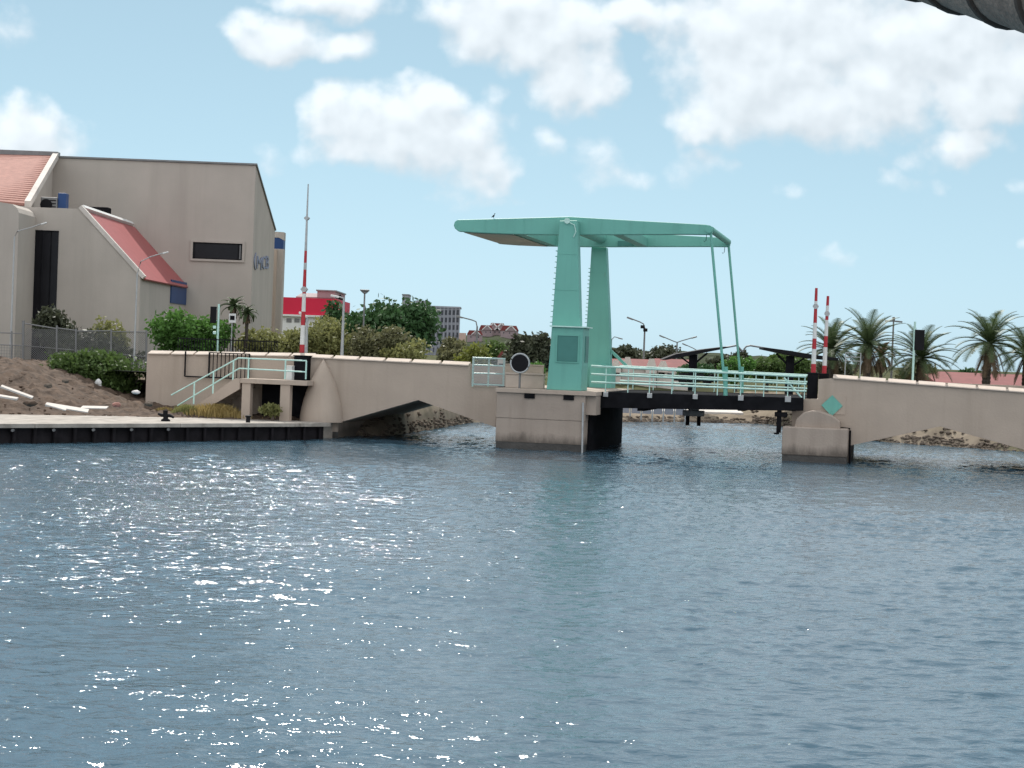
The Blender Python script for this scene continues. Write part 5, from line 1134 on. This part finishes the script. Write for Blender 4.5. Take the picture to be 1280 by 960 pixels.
# boats' white hulls are not readable; a low pale wall runs along the promenade there
# black butterfly canopies
def canopy(label, pts_, Y, d, post, hook):
    c = P(post[0], post[1], Y); t = Thing('canopy', label, 'canopy', (c.x, Y, GZ), group=None)
    pr = [(P(x,y,Y).x, P(x,y,Y).z) for x, y in pts_]; mb = MB(); mb.prism(pr, Y, Y+d); t.part('roof', mb, 'black', bevel=.02)
    mb = MB(); mb.box(c.x-.25,c.x+.25,Y+.6,Y+1.0,GZ-.2,c.z); t.part('post', mb, 'steel')
    mb = MB(); mb.bar((c.x-.02,Y+.8,c.z-.7),(c.x+(.9 if hook[0][0] > post[0] else -.9),Y+.8,c.z+.12),.12); mb.bar((c.x,Y+.8,c.z-.75),(c.x-(.9 if hook[0][0] > post[0] else -.9),Y+.8,c.z-.12),.1); t.part('brace', mb, 'steel')
    mb = MB(); mb.tube([tuple(P(x,y,Y+.8)) for x, y in hook], .055, 8); t.part('tie_rod', mb, 'greysteel', smooth=60)
    return t
canopy('black tapering canopy sloping up toward the hanger rods, left of two', [(828,449),(845,442.5),(880,436.5),(908,433.2),(912,434),(905,436),(880,441),(850,447),(832,450)], 128, 2.6, (868,443), [(880,438),(912,433.5),(920,432),(923,433.5),(926,437),(929,440)])
canopy('black canopy sloping down toward the barrier arms, right of two', [(955,434),(985,438),(1015,443),(1048,447.5),(1048,451),(1012,448),(985,443),(955,436.5)], 129, 2.6, (990,445), [(985,440),(950,434),(938,432),(933,433),(930,436.5),(928.5,440)])
# low pink-roofed building far right
t = Thing('low_building', 'long low building with faded red roof beyond the right parapet', 'building', (P(1178,470,165).x, 165, GZ)); (a, ze), (b2, _) = XZ(1176,478,165), XZ(1345,478,165); zr = XZ(1230,466.5,172)[1]
mb = MB(); mb.box(a,b2,165,178,GZ-.5,ze-.1); t.part('wall', mb, 'pinkwall'); mb = MB(); mb.prism([(164.5,ze-.098),(171.5,zr),(178.5,ze-.098)], a-.4, b2+.4, 'x'); t.part('roof', mb, 'houseroof')
# metal frame by the tall palm
t = Thing('pipe_railing', 'grey pipe railing frame between the barrier arms and the tall palm', 'railing', (P(1057,465,125).x, 125, GZ)); a, b2 = P(1057,445,125).x, P(1076,445,125).x
for x in (a, b2): mb = MB(); mb.tube([(x,125,GZ-.2),(x,125,P(1060,441,125).z)], .03, 6); t.part('post', mb, 'galv', smooth=50)
for y_ in (441, 446, 451): z = P(1060,y_,125).z; mb = MB(); mb.tube([(a,125,z),(b2,125,z)], .025, 6); t.part('rail', mb, 'galv', smooth=50)

# small bird on the beam
c = PB(617, 272.8, vA+.2); bw = W(c[0], vA+.2, c[1]+.0)
mb = MB(); X_ = Vector((math.cos(-TH), math.sin(-TH), 0)); Z_ = Vector((0,0,1)); pb2 = lambda x, z: tuple(bw+X_*x*.55+Z_*z*.62)
mb.tube([pb2(-.20,.08),pb2(-.12,.10),pb2(-.04,.14),pb2(.03,.21),pb2(.06,.29),pb2(.075,.335),pb2(.11,.345),pb2(.15,.335)], [.007,.018,.04,.038,.022,.026,.016,.004], 10)
t = Thing('bird', 'small dark bird perched on top of the balance beam', 'bird', tuple(bw)); t.part('body', mb, 'black', smooth=80)
for s in (-.02,.02):
    mb = MB(); mb.tube([tuple(bw+X_*-.01+V*s+Z_*.075),tuple(bw+V*s+Z_*0)], .006, 5); t.part('leg', mb, 'black')

# ------------------------------------------------------------------ tiled roof hip in the near corner
Yg = 5.0; a, b2 = P(1100,-12,Yg+.6), P(1330,58,Yg-.5); d = (b2-a); Ld = d.length; d.normalize()
t = Thing('roof_corner', 'weathered clay tiled roof edge in the near upper right corner', 'roof', (1.9, 5.2, 0))
e1 = d.cross(Vector((0,0,1))).normalized(); e2 = e1.cross(d).normalized()
pitch = Ld*60/238; R_ = .13; up_ = -e2 if e2.z < 0 else e2
n_ = int(Ld/pitch)+3
s0 = Ld*(1213-1100)/230-1.15*pitch
for i in range(-1, n_):
    s = s0+(i-1)*pitch
    c0 = a+d*s+up_*(R_); c1 = a+d*(s+pitch*1.12)+up_*(R_+.004)
    mb = MB(); mb.tube([tuple(c0),tuple(c1)], [R_*.93,R_*1.03], 28); tl = t.part('ridge_tile', mb, 'clay', smooth=50)
    mb = MB(); mb.tube([tuple(c1-d*.012),tuple(c1-d*.002),tuple(c1+d*.006)], [R_*1.03,R_*1.055,R_*1.03], 28); t.part('rim', mb, 'ringclay', parent=tl, smooth=50)
# the roof slope it trims and the post that carries it, outside the frame
p0, p1 = a-d*.6, b2+d*1.6; rise = Vector((1.2,.2,1.5))
mb = MB(); v = [p0+up_*.16,p1+up_*.16,p1+up_*.16+rise,p0+up_*.16+rise]; mb.add([tuple(x) for x in v]+[tuple(x+Vector((0,0,.06))) for x in v], [(0,3,2,1),(4,5,6,7),(0,1,5,4),(1,2,6,5),(2,3,7,6),(3,0,4,7)]); t.part('roof_slope', mb, 'clay')
mb = MB(); pp = p1+up_*.1+Vector((.1,.1,0)); mb.tube([(pp.x,pp.y,-1.5),(pp.x,pp.y,pp.z+.3)], .09, 12); t.part('roof_post', mb, 'bark', smooth=50)
